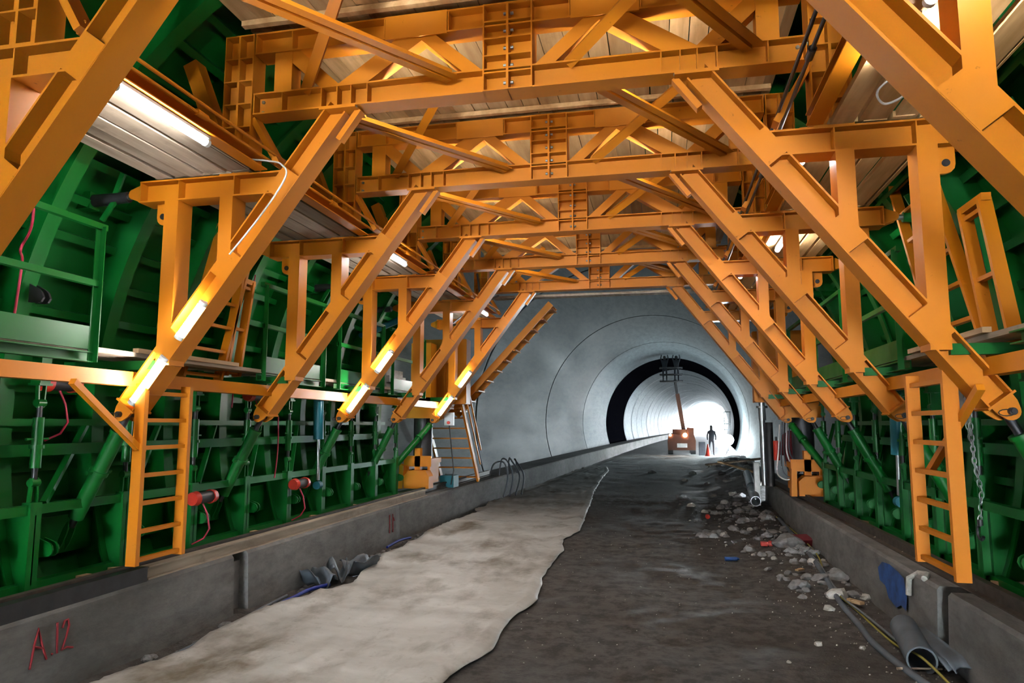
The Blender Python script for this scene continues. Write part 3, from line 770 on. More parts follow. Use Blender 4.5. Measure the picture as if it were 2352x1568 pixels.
# steep stair up to the deck and lower steps, far left
t = thing('stair', 'steep orange stair with open treads up to the far left of the deck', 'stair', (-4.95, 16.5, 2.2))
for y in (-.32, .32): MB().bar((0, y, 0), (2.46, y, 2.62), .03, .15, up=(-1, 0, 1)).build('stringer', ORANGE, t)
for k in range(11):
    f_ = (k+.5)/11; MB().bb(2.46*f_-.02, 2.46*f_+.16, -.31, .31, 2.62*f_-.02, 2.62*f_+.01).build('tread', ORANGE, t)
t = thing('stair', 'lower orange stair with handrail standing on the left kerb at the far end', 'stair', (-4.95, 17.2, .62))
for x in (-.48, .46): MB().bar((x, 0, 0), (x, -1.75, 2.15), .05, .14, up=(0, 1, 1)).build('stringer', ORANGE, t)
for k in range(9):
    f_ = (k+.4)/9; MB().bb(-.46, .44, -1.75*f_-.09, -1.75*f_+.07, 2.15*f_-.015, 2.15*f_+.015).build('tread', ORANGE, t)
mb = MB().bar((.50, .1, .75), (.50, -1.6, 2.75), .035, .035); mb.bar((.50, .05, .40), (.50, -1.6, 2.3), .03, .03)
for f_ in (0, .5, .95): mb.bar((.5, -1.7*f_+.05, 2.1*f_), (.5, -1.7*f_+.05, 2.1*f_+.8), .035, .035)
mb.build('handrail', ORANGE, t)
t = thing('pendant_control', 'white pendant control box with red button near the far left stair', 'control box', (-4.55, 14.9, 2.0))
MB().bb(-.1, .1, -.05, .05, -.02, .26).build('case', WHITEP, t)
MB().cyl((0, -.05, .04), (0, -.085, .04), .035, n=14).build('button', REDP, t)
MB().tube([(0, 0, -.02), (.03, 0, -.3), (.06, .05, -.7), (.05, .2, -1.0), (.02, .1, -1.3)], .014, 6).build('cord', BLACKR, t)
t = thing('toolbox', 'small dark green box at the foot of the far left stair', 'box', (-4.75, 15.6, .60))
MB().bb(-.16, .16, -.2, .2, 0, .26).build('body', TEAL, t)
MB().bar((-.1, 0, .28), (.1, 0, .28), .02, .02).build('handle', DARKST, t)
# stone-like blocks stacked on the far platform
for k in range(12):
    r_, c_ = divmod(k, 4)
    mb = MB().bb(-.12, .12, -.1, .1, 0, .12)
    o = mb.build('block', PALESTONE); o.location = (-4.98+.06*(r_ % 2), 12.1+c_*.21, 2.642+r_*.122)
    tag(o, 'pale stone block in the small stack on the far left platform', 'block', 'pale stone blocks on the far left platform')

# ------------------------------------------------------------------ chain hoist, vibrators, cables
t = thing('chain_hoist', 'grey chain hoist with hanging chain and hook by the right kerb ladder', 'chain hoist', (2.66, 7.0, 2.16))
MB().box((0, 0, .06), (.12, .16, .18)).cyl((0, -.13, .06), (0, .13, .06), .06, n=14).build('body', STEELW, t)
def chain(pts, parent, link=.035, r=.0055):
    mb = MB(); pts = [V(p) for p in pts]; k = 0
    for a, b_ in zip(pts, pts[1:]):
        n = int((b_-a).length/(link*1.35)); d = (b_-a).normalized()
        for j in range(n):
            c = a+(b_-a)*(j+.5)/n; q = V((1, 0, 0)) if k % 2 else V((0, 1, 0)); k += 1
            mb.tube([c+d*link*cos(th)+q*link*.5*sin(th) for th in [2*pi*m_/10 for m_ in range(10)]], r, 5, True)
    return mb.build('chain', STEELW, parent)
chain([(0, -.02, 0), (.02, 0, -.5), (.06, .0, -.75), (.02, -.02, -1.0)], t)
chain([(0, .08, 0), (.05, .05, -.5), (.06, .0, -.75)], t)
mb = MB().tube([(.02, -.02+.06*sin(a), -1.09+.06*cos(a)) for a in [radians(q) for q in range(0, 250, 20)]], .014, 8); mb.cyl((.02, -.02, -1.03), (.02, -.02, -.98), .022, n=10); mb.build('hook', DARKST, t)
def vib(p, label):
    t = thing('vibrator_motor', label, 'motor', p, 'red vibrator motors on the shell')
    mb = MB().cyl((0, -.13, 0), (0, .13, 0), .065, n=16); mb.build('body', DARKST, t)
    MB().cyl((0, -.19, 0), (0, -.12, 0), .07, .08, n=16).cut().cyl((0, .12, 0), (0, .19, 0), .08, .07, n=16).each('cap', REDP, t)
    mb = MB().tube([(0, 0, -.06), (.05, .02, -.18), (.07, .04, -.34), (.02, .02, -.44), (-.08, -.04, -.5)], .010, 6); mb.build('cord', WIRE_R, t)
vib((-4.98, 7.06, 1.20), 'red-capped vibrator motor below the slanting jack right of the left kerb ladder')
vib((-4.98, 9.2, 1.18), 'red-capped vibrator motor low on the left shell beyond the upright cylinder')
vib((-5.22, 5.3, 2.36), 'red-capped vibrator motor under the left edge of the box beam')
vib((-5.0, 8.05, 2.36), 'red-capped vibrator motor above the second left jack')
vib((2.78, 6.1, 1.05), 'red-capped vibrator motor in the lower right corner of the shell')
def cable(name, pts, r, mat, label, cat='cable', n=6):
    P = [V(p) for p in pts]; out = []
    for i in range(len(P)-1):
        p0, p1, p2, p3 = P[max(0, i-1)], P[i], P[i+1], P[min(len(P)-1, i+2)]
        for k in range(8):
            t_ = k/8; out.append(.5*((2*p1)+(p2-p0)*t_+(2*p0-5*p1+4*p2-p3)*t_**2+(3*p1-p0-3*p2+p3)*t_**3))
    out.append(P[-1])
    return tag(MB().tube(out, r, n).build(name, mat), label, cat)
cable('cable', [(-5.05, 4.7, 4.4), (-5.1, 4.78, 3.7), (-5.0, 4.6, 3.4), (-5.15, 4.76, 3.3), (-5.2, 4.75, 2.6)], .011, WIRE_R, 'magenta cable looped beside the left guard rail')
cable('cable', [(-5.05, 8.0, 3.9), (-5.1, 7.95, 3.2), (-5.2, 7.9, 2.6), (-5.1, 7.7, 2.2)], .009, WIRE_R, 'thin dark red cable hanging behind the left guard rail gap')
cable('cable', [(-5.0, 8.6, 2.1), (-5.0, 8.62, 1.7), (-5.02, 8.6, 1.3)], .009, WIRE_R, 'thin red cable hanging straight among the left jacks')
cable('cable', [(2.75, 5.9, 2.0), (2.8, 5.7, 1.6), (2.72, 5.55, 1.2), (2.8, 5.5, .8)], .009, WIRE_R, 'red cable hanging at the right edge of the shell')
cable('cable', [(2.62, 6.6, 3.9), (2.66, 6.5, 3.4), (2.65, 6.4, 3.0)], .009, WIRE_R, 'red cable seen through the right rail gate')
cable('cable', [(-3.2, 12.1, 4.7), (-3.3, 12.6, 4.05), (-3.9, 12.9, 3.9), (-3.6, 13.4, 4.3), (-3.2, 13.8, 4.6)], .022, BLACKR, 'black cable bundle hanging under the far left of the deck')
cable('cable', [(-4.2, 11.6, 3.9), (-4.4, 11.8, 3.5), (-4.9, 12.3, 3.35)], .016, BLACKR, 'black cable drooping beside the far left posts')
cable('cable', [(1.62, 4.2, 4.20), (1.5, 4.5, 4.16), (1.42, 4.75, 4.15), (1.5, 4.9, 4.12), (1.6, 4.8, 4.13), (1.58, 4.6, 4.15), (1.48, 4.62, 4.14)], .008, WHITEP, 'thin white cable coiled under the upper right walkway planks')
cable('cable', [(-3.45, 5.2, 4.25), (-3.3, 5.36, 4.28), (-3.18, 5.36, 4.24), (-3.1, 5.3, 4.1), (-3.3, 5.3, 3.8), (-3.6, 5.3, 3.45)], .008, WHITEP, 'thin white cable running down the large lit left brace')

# right far end: standpipe, hanging jacket, hoses
t = thing('standpipe', 'tall galvanised standpipe on the right kerb at the tunnel mouth', 'pipe', (2.28, 17.4, .60))
MB().cyl((0, 0, 0), (0, 0, 3.5), .07, n=18).build('pipe', STEELW, t)
mb = MB().cyl((0, 0, 1.78), (0, 0, 1.83), .13, n=18); mb.cyl((0, 0, 1.5), (0, 0, 1.78), .085, n=18); mb.build('flange', STEELW, t)
MB().cyl((.13, -.1, 0), (.13, -.1, 1.45), .085, n=18).build('black_sleeve', BLACKR, t)
tag(MB().bb(2.12, 2.24, 17.9, 18.1, -.05, 1.1).build('marker_post', WHITEP), 'short white post left of the galvanised standpipe', 'post')
# jacket: a draped garment with sleeves
t = thing('jacket', 'dark red jacket hanging beside the right wheel bogie', 'jacket', (2.52, 14.95, 1.2))
mb = MB().disc_plate([(-.16, 0), (.15, .03), (.17, .4), (.16, .60), (.07, .68), (-.07, .68), (-.17, .60), (-.15, .3)], (0, 0, 0), (1, 0, 0), (0, 0, 1), (0, .10, 0)); mb.build('body', CLOTHR, t)
mb = MB().tube([(.13, 0, .60), (.24, 0, .48), (.32, .02, .34)], .05, 8); mb.build('sleeve', CLOTHR, t)
mb = MB().tube([(-.13, 0, .60), (-.20, 0, .42), (-.22, .02, .2)], .05, 8); mb.build('sleeve', CLOTHR, t)
for k in range(5):
    cable('hose', [(2.25+.05*k, 14.7, 2.0+.05*k), (2.2+.05*k, 14.65, 1.5), (2.16+.1*k, 14.6, 1.05+.04*k), (2.4+.06*k, 14.5, .98+.05*k), (2.62, 14.4, 1.5+.1*k)], .014, [WHITEP, GREYRUB, BLACKR, WHITEP, GREYRUB][k], ['pale', 'grey', 'black', 'thin pale', 'thin grey'][k]+' hose looping by the right wheel bogie', 'hose')
t = thing('fire_extinguisher', 'red extinguisher strapped to the right end leg beside the looping hoses', 'extinguisher', (2.2, 14.9, 1.3))
MB().cyl((0, 0, 0), (0, 0, .38), .06, n=16).build('bottle', REDP, t); MB().cyl((0, 0, .38), (0, 0, .46), .025, n=10).build('valve', DARKST, t)
for k in range(4):
    a0 = 1.1*k
    cable('hose', [(-4.55+.15*k, 18.6+.5*k, .62), (-4.45+.1*k, 18.7+.5*k, .95+.1*sin(a0)), (-4.2, 18.8+.5*k, .98), (-3.95-.1*cos(a0), 18.6+.4*k, .6), (-4.1+.1*k, 18.3+.3*k, .12)], .024, GREYRUB, ['first', 'second', 'third', 'last'][k]+' grey hose arching over the left kerb beyond the stair, by distance', 'hose')

# ================================================================== GROUND CLUTTER
# tarpaulin
RE = [(2.0, -1.75), (5.0, -1.72), (5.6, -1.69), (6.3, -1.50), (7.25, -1.57), (8.2, -1.44), (9.3, -1.56), (10.3, -1.60), (11.4, -1.58), (12.4, -1.72), (13.5, -1.55), (15.3, -1.66), (18, -1.8), (21, -2.0), (26, -2.2), (31, -2.3), (34, -2.6)]
LE = [(2.0, -4.22), (6.1, -4.18), (7.0, -4.10), (7.6, -3.92), (8.4, -3.80), (9.2, -3.95), (10.2, -4.12), (12.5, -4.22), (14.6, -4.22), (15.4, -4.05), (16.4, -4.30), (20, -4.3), (28, -4.35), (34, -4.1)]
def lerp(T, y):
    for (a, b_), (c_, d) in zip(T, T[1:]):
        if a <= y <= c_: return b_+(d-b_)*(y-a)/(c_-a)
    return T[-1][1]
vs = []; ny = 420; nx = 46
for j in range(ny+1):
    y = 2.0+32*(j/ny)**1.25
    jit = .03*noise.noise((y*2.3, 0, 3)); jl = .10*noise.noise((y*1.5, 7, 3))
    for i in range(nx+1):
        u = i/nx; x = (lerp(LE, y)+jl)*(1-u)+(lerp(RE, y)+jit)*u
        z = ground_z(x, y)+.022
        wr = noise.noise((x*1.4, y*.8, 2))*.022+(1-abs(noise.noise((x*2.2+y*.3, y*.55, 6))))**6*.022+(1-abs(noise.noise((x*5.5-y*.8, y*2.6, 8))))**7*.012+noise.noise((x*7, y*5, 1))*.006
        bunch = max(0, 1-u/.13)*(.5+.5*noise.noise((y*.8, 3, 1)))
        wr += bunch*(.07+.06*abs(noise.noise((x*7, y*5, 4))))                       # bunched up along the gutter
        wr += .05*max(0, noise.noise((y*.35, x*.5, 11)))*(1 if y > 12 else .3)
        edge = min(1, (1-u)/.05)*1.0
        wr += .018*math.exp(-((u-.955)/.012)**2)
        z += max(0, wr)*(.15+.85*edge)
        vs.append((x, y, z))
fs = [(j*(nx+1)+i, j*(nx+1)+i+1, (j+1)*(nx+1)+i+1, (j+1)*(nx+1)+i) for j in range(ny) for i in range(nx)]
o = MB().add(vs, fs, True).build('tarpaulin', TARP); sm = o.modifiers.new('thickness', 'SOLIDIFY'); sm.thickness = .008; sm.offset = -1
tag(o, 'long pale mud-stained tarpaulin spread along the left half of the roadway', 'tarpaulin')

# rubble stones along the right kerb, a few stray ones on the roadway
def stone_mesh(seed, flatn):
    import bmesh
    bm = bmesh.new(); bmesh.ops.create_icosphere(bm, subdivisions=2, radius=1)
    for v in bm.verts:
        n = v.co.normalized(); k = 1+.35*noise.noise(n*1.4+V((seed*3.1, 0, 0)))+.15*noise.noise(n*3+V((0, seed, 0)))
        q = n*k; q.z *= flatn; v.co = q
    for a in range(3):
        d = V((random.uniform(-1, 1), random.uniform(-1, 1), random.uniform(.2, 1))).normalized(); lim = .62
        for v in bm.verts:
            e = v.co.dot(d)-lim
            if e > 0: v.co -= d*e
    me = bpy.data.meshes.new('rubble_stone'); bm.to_mesh(me); bm.free(); return me
SM = []
for k in range(8):
    me = stone_mesh(k, .55 if k % 2 else .75); me.materials.append(PALESTONE if k in (2, 6) else RUBBLE); SM.append(me)
rr = random.Random(11)
def put_stone(x, y, r, k, label, group):
    o = bpy.data.objects.new('rubble_stone', SM[k]); C.objects.link(o)
    o.location = (x, y, ground_z(x, y)+r*.18); o.scale = (r, r*rr.uniform(.7, 1.2), r*.8); o.rotation_euler = (rr.uniform(-.3, .3), rr.uniform(-.3, .3), rr.uniform(0, 6))
    tag(o, label, 'stone', group)
for k in range(235):
    y = 9.0+9.8*rr.random()**1.05; x = 2.26-min(1.7, abs(rr.gauss(0, .40 if y < 11 else .72)))-.02*(y-9)
    put_stone(x, y, rr.choice((.03, .03, .04, .05, .06, .07, .09, .13)), rr.choice((0, 1, 3, 4, 5, 7, 0, 1, 2)), 'grey rubble stone heaped beside the right kerb', 'rubble stones by the right kerb')
for k in range(55):
    y = 19.5+15*rr.random(); x = kerbR(y)+.5-abs(rr.gauss(0, 1.0))
    put_stone(x, y, rr.choice((.05, .07, .1, .14, .18)), rr.choice((0, 1, 3, 4, 5, 7, 2)), 'grey stone on the far rubble heap beyond the grey plastic pipe', 'stones on the far rubble heap')
put_stone(1.9, 12.2, .26, 1, 'large flat pale grey rubble slab on the heap by the right kerb', None)
for x, y, r, lab in ((1.72, 8.48, .07, 'pale round stone alone on the mud near the lower right'), (1.35, 7.2, .045, 'pale oval stone on the mud left of the grey rubber pipe'),
                     (1.72, 7.15, .035, 'small pale upright stone beside the oval one'), (1.0, 6.6, .025, 'tiny pale stone in the middle of the roadway foreground'),
                     (.1, 5.6, .03, 'tiny flat pale stone at the bottom of the roadway'), (-.1, 5.3, .05, 'flat flaky pale stone by the tarpaulin at the bottom'),
                     (1.55, 5.3, .045, 'brown flat stone in the lower right foreground'), (1.75, 6.1, .045, 'pale stone beside the dark one at lower right')):
    put_stone(x, y, r, 2, lab, None)
for k in range(48):
    y = 5.2+7.6*rr.random(); x = kerbL(y)+.08+.28*rr.random()
    put_stone(x, y, rr.choice((.03, .04, .05, .07)), rr.choice((0, 1, 3, 4, 5)), 'grey stone in the gutter between the left kerb and the tarpaulin', 'stones in the left gutter')
mb = MB()
for k in range(900):
    y = 3.5+14*rr.random()**1.3; x = rr.uniform(-1.5, 2.3)
    if rr.random() < .55: x = 2.25-abs(rr.gauss(0, .55))
    r = rr.uniform(.003, .010); z = ground_z(x, y)+r*.4
    mb.add([(x-r, y, z), (x, y-r*.8, z), (x+r, y, z), (x, y+r, z), (x+r*.2, y, z+r), (x, y, z-r)], [(0, 1, 4), (1, 2, 4), (2, 3, 4), (3, 0, 4), (1, 0, 5), (2, 1, 5), (3, 2, 5), (0, 3, 5)])
tag(mb.build('gravel', PALESTONE), 'fine pale grit scattered over the muddy roadway', 'gravel', None, 'stuff')
mb = MB()
for s in (-1, 1):
    for k in range(420):
        y = 5.+8.2*rr.random(); x = XC+s*(3.72+rr.random()*.28); r = rr.uniform(.008, .03); z = .60+r*.3
        mb.add([(x-r, y, z), (x, y-r*1.6, z), (x+r, y, z), (x, y+r*1.4, z), (x+r*.2, y, z+r*.8), (x, y, z-r*.3)], [(0, 1, 4), (1, 2, 4), (2, 3, 4), (3, 0, 4), (1, 0, 5), (2, 1, 5), (3, 2, 5), (0, 3, 5)])
tag(mb.build('mortar_crumbs', PALESTONE), 'white mortar crumbs along the feet of the green formwork', 'crumbs', None, 'stuff')

# litter
def litter(name, mb, mat, loc, label, cat, rz=0):
    o = mb.build(name, mat); o.location = (loc[0], loc[1], ground_z(loc[0], loc[1])+loc[2]); o.rotation_euler = (0, 0, rz); return tag(o, label, cat)
litter('bottle', MB().cyl((-.10, 0, .03), (.07, 0, .03), .03, n=12).cyl((.07, 0, .03), (.11, 0, .03), .03, .012, n=12), BLUEP, (.95, 11.1, .01), 'blue crushed bottle lying on the mud', 'bottle', .2)
litter('rag', MB().box((0, 0, .03), (.10, .10, .06)).cyl((.1, 0, .03), (.1, .06, .03), .045, n=10), REDP, (1.55, 12.2, .02), 'bright red scrap in the rubble, nearer one', 'rag')
litter('rag', MB().cyl((0, 0, .03), (0, .05, .04), .05, n=10), REDP, (.9, 15.9, .02), 'small red scrap at the far left of the rubble', 'rag')
litter('brick_piece', MB().box((0, 0, .05), (.34, .22, .10), Matrix.Rotation(.3, 3, 'X')), CLOTHR, (2.12, 12.3, .06), 'dark red broken brick by the right kerb', 'brick', .4)
litter('wood_scrap', MB().box((0, 0, .015), (.14, .05, .02)).box((.05, .03, .015), (.08, .03, .015)), TIMBER, (1.75, 10.3, .03), 'small brown wood scrap in the rubble', 'scrap', .8)
litter('wood_scrap', MB().box((0, 0, .02), (.16, .07, .03)).box((.06, .02, .03), (.05, .05, .03)), TIMBER, (2.05, 8.7, .03), 'brown wood scrap near the blue paint patch', 'scrap', 2.2)
litter('twig', MB().cyl((-.18, 0, .02), (.18, .03, .02), .012, .008, n=7), OLDWOOD, (2.0, 6.55, .0), 'dark stick lying left of the grey rubber pipe', 'stick', .1)
t = thing('drain_pipe', 'grey plastic pipe lying at the end of the right rubble heap', 'pipe', (2.02, 17.0, .28))
def hollow(mb, p0, p1, r, rin, n=20):
    mb.cyl(p0, p1, r, n=n, caps=False); mb.cyl(p0, p1, rin, n=n, caps=False)
    P0, P1 = V(p0), V(p1); a = (P1-P0).normalized(); u = a.orthogonal().normalized(); w = a.cross(u)
    for p in (P0, P1):
        vs = [p+(u*cos(2*pi*i/n)+w*sin(2*pi*i/n))*q for q in (rin, r) for i in range(n)]
        mb.add(vs, [(i, (i+1) % n, n+(i+1) % n, n+i) for i in range(n)])
    return mb
hollow(MB(), (0, 0, 0), (.45, 5.6, .25), .115, .098).build('pipe', STEELW, t)
hollow(MB(), (.17, 2.1, .094), (.20, 2.45, .109), .13, .11).build('coupling', GREYRUB, t)
litter('board', MB().box((0, 0, 0), (2.3, .24, .06), Matrix.Rotation(-.10, 3, 'Y')), OLDWOOD, (2.55, 26.2, .28), 'pale board lying across the far end of the grey pipe', 'board', .35)
litter('board', MB().box((0, 0, 0), (1.4, .2, .05), Matrix.Rotation(.22, 3, 'Y')), TIMBER, (2.4, 24.6, .22), 'short plank tilted under the pale board', 'board', -.6)
# rubber pipe offcut, lower right
t = thing('rubber_pipe', 'torn dark grey rubber pipe lying by the right kerb in the foreground', 'pipe', (2.03, 6.95, .10))
hollow(MB(), (.12, .48, .03), (-.02, -.42, .0), .115, .10).build('tube', GREYRUB, t)
mb = MB(); n = 9
vs = [(.10+.16*(i/n)+.03*sin(i), -.62+1.0*j/5+.04*sin(i*1.3), .02+.05*(i/n)**2-.03*(j == 0)) for j in range(6) for i in range(n+1)]
mb.add(vs, [(j*(n+1)+i, j*(n+1)+i+1, (j+1)*(n+1)+i+1, (j+1)*(n+1)+i) for j in range(5) for i in range(n)], True)
fp = mb.build('torn_flap', GREYRUB, t); q = fp.modifiers.new('thickness', 'SOLIDIFY'); q.thickness = .012
gz = lambda x, y, d=.02: (x, y, ground_z(x, y)+d)
cable('cable', [gz(2.2, 15.3, .06), gz(2.22, 13, .05), gz(2.16, 11.2, .05), gz(1.95, 9.6), gz(2.0, 8.4), gz(2.02, 7.3), gz(2.0, 6.5, .13), gz(2.1, 5.8), gz(2.2, 4.6)], .011, YELCAB, 'thin yellow-green cable along the foot of the right kerb', 'cable')
cable('hose', [gz(2.2, 15.0, .06), gz(2.12, 12.3, .06), gz(2.02, 10.4, .04), gz(1.9, 8.8, .03), gz(1.86, 7.8), gz(1.84, 7.2), gz(1.92, 6.3), gz(2.12, 5.4), gz(2.3, 4.4)], .030, GREYRUB, 'thick dark hose snaking along the right kerb to the lower right corner', 'hose', 10)
cable('cable', [gz(2.1, 12.0, .05), gz(2.06, 10.6, .05), gz(1.97, 9.1, .04), gz(2.02, 8.0, .04), gz(2.06, 7.2, .04)], .013, STEELW, 'grey cable beside the yellow one at the right kerb', 'cable')
# blue paint on the kerb face: a thin brushed patch that belongs to the kerb
kr = bpy.data.objects['kerb_right.001']
mb = MB(); pts = [(7.75, .20), (7.72, .34), (7.80, .50), (8.0, .53), (8.25, .55), (8.5, .53), (8.66, .44), (8.6, .32), (8.4, .30), (8.3, .20), (8.05, .16), (7.9, .22)]
mb.add([(2.30-.013-.02*(1-z/.57), y, z) for y, z in pts], [tuple(range(len(pts)))]); mb.build('blue_paint_patch', BLUEP, kr)
litter('cement_blob', MB().tube([(0, 0, 0), (.06, .1, .02), (.03, .25, .0), (-.03, .32, -.06), (-.04, .33, -.22)], .028, 7), PALESTONE, (2.31, 7.3, .60), 'white cement dribble over the right kerb edge', 'cement')
# crumpled sheet metal and blue strap in the left gutter
t = thing('crumpled_sheet', 'crumpled grey metal sheeting between the left kerb and the tarpaulin', 'sheet metal', (-4.20, 8.5, .0))
for k, (dx, dy, a) in enumerate(((0, .35, .5), (.14, .75, -.2), (-.06, -.1, .9))):
    mb = MB(); n = 8
    vs = [(dx+.26*(i/n-.5)*cos(a)-.6*(j/6-.5)*sin(a), dy+.26*(i/n-.5)*sin(a)+.6*(j/6-.5)*cos(a), .10+.10*sin(i*.9+k)+.03*sin(j*1.3+k*2)) for j in range(7) for i in range(n+1)]
    mb.add(vs, [(j*(n+1)+i, j*(n+1)+i+1, (j+1)*(n+1)+i+1, (j+1)*(n+1)+i) for j in range(6) for i in range(n)], True)
    o = mb.build('sheet', GREYRUB, t); q = o.modifiers.new('thickness', 'SOLIDIFY'); q.thickness = .008
cable('strap', [gz(-4.05, 8.3, .05), gz(-4.1, 7.9, .07), gz(-4.08, 7.5, .07), gz(-4.14, 7.0, .04)], .022, STRAPB, 'bright blue strap in the left gutter below the sheet metal', 'strap')
cable('cable', [gz(-4.28, 7.7, .07), gz(-4.28, 7.1, .05), gz(-4.24, 6.4, .03), gz(-4.20, 5.4, .03)], .018, GREYRUB, 'grey conduit along the left edge of the tarpaulin', 'cable')
cable('strap', [gz(-4.42, 12.2, .06), gz(-4.4, 11.6, .1), gz(-4.38, 11.0, .08)], .02, STRAPB, 'short blue strap farther up the left gutter', 'strap')
for k, (x, y, l, a) in enumerate(((-5.05, 5.6, .40, .3), (-5.0, 6.0, .32, 1.3), (-5.08, 8.3, .35, .2), (-5.05, 9.9, .30, 1.0), (-5.0, 11.3, .35, .5))):
    o = MB().box((0, 0, .03), (l, .12, .05), Matrix.Rotation(.1, 3, 'Y')).build('wood_offcut', TIMBER); o.location = (x, y, .605); o.rotation_euler = (0, 0, a)
    tag(o, 'wood offcut at the foot of the left formwork, %s from the camera' % NUM[k], 'offcut', 'wood offcuts under the left formwork')
for k, (x, y, l, a) in enumerate(((2.86, 6.2, .5, 1.7), (2.84, 7.0, .35, .9), (2.84, 10.8, .4, .4))):
    o = MB().box((0, 0, .03), (l, .10, .05), Matrix.Rotation(.15, 3, 'Y')).build('wood_offcut', TIMBER); o.location = (x, y, .605); o.rotation_euler = (0, 0, a)
    tag(o, 'wood offcut at the foot of the right formwork, %s from the camera' % NUM[k], 'offcut', 'wood offcuts under the right formwork')

# ================================================================== FAR TUNNEL: boom lift, people, lamp
t = thing('boom_lift', 'orange-brown boom lift with lit headlights and raised basket, far down the tunnel', 'boom lift', (1.22, 48, .05))
mb = MB().disc_plate([(-.88, .28), (.88, .28), (.90, .9), (.78, 1.32), (-.80, 1.32), (-.9, .8)], (0, 1.2, 0), (1, 0, 0), (0, 0, 1), (0, 2.4, 0)); mb.build('chassis', LIFT, t)
for x in (-.72, .72):
    for y in (.35, 2.0): MB().cyl((x-.16, y, .34), (x+.16, y, .34), .34, n=20).build('wheel', BLACKR, t)
mb = MB().bb(-.55, .6, .4, 1.9, 1.32, 1.62); mb.bb(.35, .8, .1, .5, 1.32, 1.75); mb.build('turret', LIFT, t)
MB().bb(-.3, .35, -.02, .02, .45, .72).build('front_panel', WHITEP, t)
mb = MB().bar((.18, 1.2, 1.55), (-.18, .9, 4.0), .22, .26, up=(1, 0, 0)); mb.build('boom_lower', LIFT, t)
mb = MB().bar((-.12, .95, 3.4), (-.32, .8, 4.95), .15, .18, up=(1, 0, 0)); mb.build('boom_upper', DARKST, t)
mb = MB()
bx0, bx1, by0, by1, bz0, bz1 = -1.30, .17, .1, .95, 4.82, 5.72
for z in (bz0, (bz0+bz1)/2, bz1):
    mb.tube([(bx0, by0, z), (bx1, by0, z), (bx1, by1, z), (bx0, by1, z)], .04, 6, True)
for x in (bx0, -.95, -.45, -.2, bx1):
    for y in (by0, by1): mb.bar((x, y, bz0), (x, y, bz1), .06, .06)
mb.bb(bx0, bx1, by0, by1, bz0-.05, bz0); mb.build('basket', DARKST, t)
for x in (-.72, .22):
    r_ = .075 if x < 0 else .13
    MB().cyl((x, -.06, 1.26), (x, -.02, 1.26), r_, n=18).build('headlight', HEAD, t)

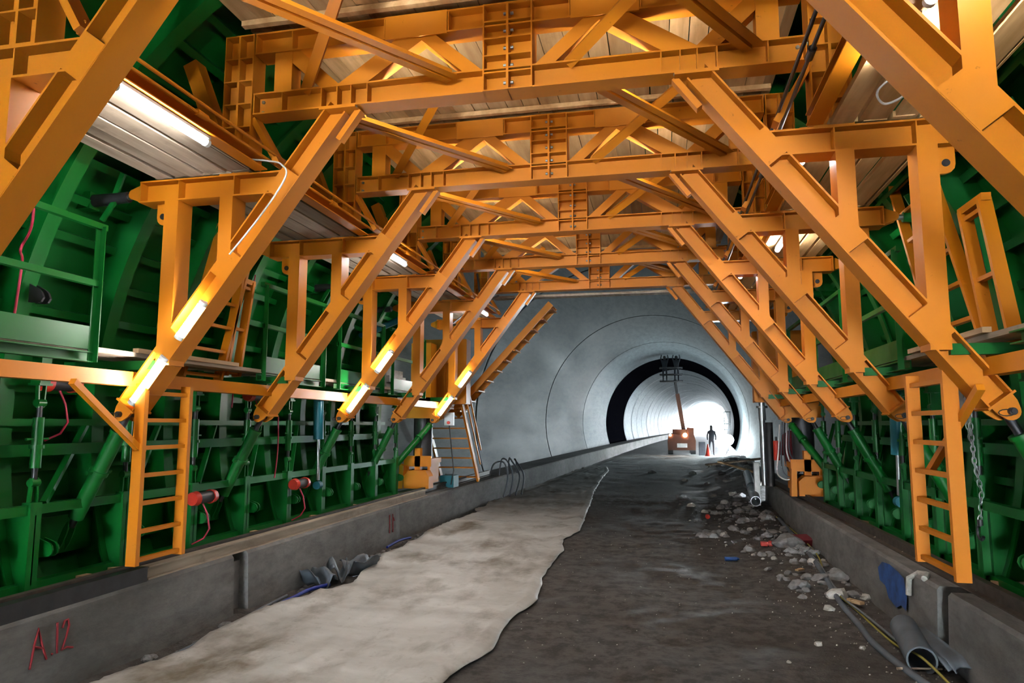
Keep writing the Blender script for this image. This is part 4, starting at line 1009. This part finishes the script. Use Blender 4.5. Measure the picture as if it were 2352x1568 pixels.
def person(loc, label, scale=1., arm_up=False, carry=False):
    t = thing('person', label, 'person', loc, None)
    me = bpy.data.meshes.new('body')
    J = [(0, 0, .95), (0, 0, 1.15), (0, 0, 1.40), (0, 0, 1.52), (0, 0, 1.66),
         (-.19, 0, 1.42), (-.25, .02, 1.15), (-.24, -.10, .92), (.19, 0, 1.42), (.25, .02, 1.15), (.24, -.10, .92),
         (-.10, 0, .90), (-.12, -.02, .50), (-.12, .02, .08), (-.13, -.14, .04), (.10, 0, .90), (.12, .03, .50), (.12, .06, .08), (.13, -.08, .04)]
    if arm_up: J[6], J[7], J[9], J[10] = (-.26, -.05, 1.62), (-.2, -.1, 1.88), (.26, -.05, 1.62), (.2, -.1, 1.88)
    R = [.15, .15, .17, .06, .10, .07, .052, .042, .07, .052, .042, .095, .07, .05, .045, .095, .07, .05, .045]
    E = [(0, 1), (1, 2), (2, 3), (3, 4), (2, 5), (5, 6), (6, 7), (2, 8), (8, 9), (9, 10), (0, 11), (11, 12), (12, 13), (13, 14), (0, 15), (15, 16), (16, 17), (17, 18)]
    me.from_pydata([tuple(c*scale for c in j) for j in J], E, [])
    me.materials.append(DARKCL)
    o = bpy.data.objects.new('body', me); C.objects.link(o); o.parent = t
    sk = o.modifiers.new('skin', 'SKIN')
    for k, v in enumerate(me.skin_vertices[0].data): v.radius = (R[k]*scale, R[k]*scale*.85); v.use_root = k == 0
    o.modifiers.new('sub', 'SUBSURF').levels = 1
    mb = MB().cyl((0, 0, 1.70*scale), (0, 0, 1.80*scale), .115*scale, .06*scale, n=14); mb.cyl((0, -.02, 1.69*scale), (0, -.02, 1.705*scale), .14*scale, n=14); mb.cyl((0, 0, 1.56*scale), (0, 0, 1.72*scale), .085*scale, .1*scale, n=12); mb.build('helmet', DARKST, t)
    return t
person((3.02, 46.6, .06), 'dark figure in helmet standing on the roadway right of the boom lift', 1.05)
person((.25, 48.55, 4.88), 'worker with raised arms at the left of the boom lift basket', .95, True)
person((1.02, 48.55, 4.88), 'worker with raised arms at the right of the boom lift basket', .95, True)
t = thing('work_light', 'glaring white floodlight on a stand beside the right tunnel wall', 'floodlight', (4.12, 47.6, .3))
MB().cyl((0, 0, .72), (0, .08, .72), .34, .22, n=24).build('lamp_head', FLOOD, t)
mb = MB().cyl((0, .06, 0), (0, .06, .5), .03, n=8); mb.cyl((0, .081, .72), (0, .2, .72), .24, .12, n=20)
for a in (0, 2.1, 4.2): mb.cyl((0, .06, .25), (.3*cos(a), .06+.3*sin(a), -.25), .018, n=6)
mb.build('stand', DARKST, t)
t = thing('traffic_cone', 'red cone standing beside the dark figure', 'cone', (2.75, 46.0, .04))
MB().cyl((0, 0, .03), (0, 0, .75), .18, .03, n=16).build('body', REDP, t); MB().bb(-.22, .22, -.22, .22, 0, .03).build('foot', REDP, t)
t = thing('cabinet', 'grey upright cabinet between the boom lift and the red cone', 'cabinet', (2.45, 47.2, .04))
MB().bb(-.2, .2, -.15, .15, 0, .85).build('body', GREYRUB, t); MB().bb(-.17, .17, -.17, -.15, .05, .8).build('door', GREYRUB, t)
t = thing('wall_box', 'open-framed dark box on the far right wall above the floodlight', 'box', (4.35, 50.5, 1.6))
mb = MB()
for x in (-.2, .2): mb.bb(x-.03, x+.03, -.1, .1, 0, 1.3)
mb.bb(-.2, .2, -.1, .1, 0, .08); mb.bb(-.2, .2, -.1, .1, 1.22, 1.3); mb.build('frame', DARKST, t); MB().bb(-.2, .2, -.1, .1, .4, .5).build('shelf', DARKST, t)
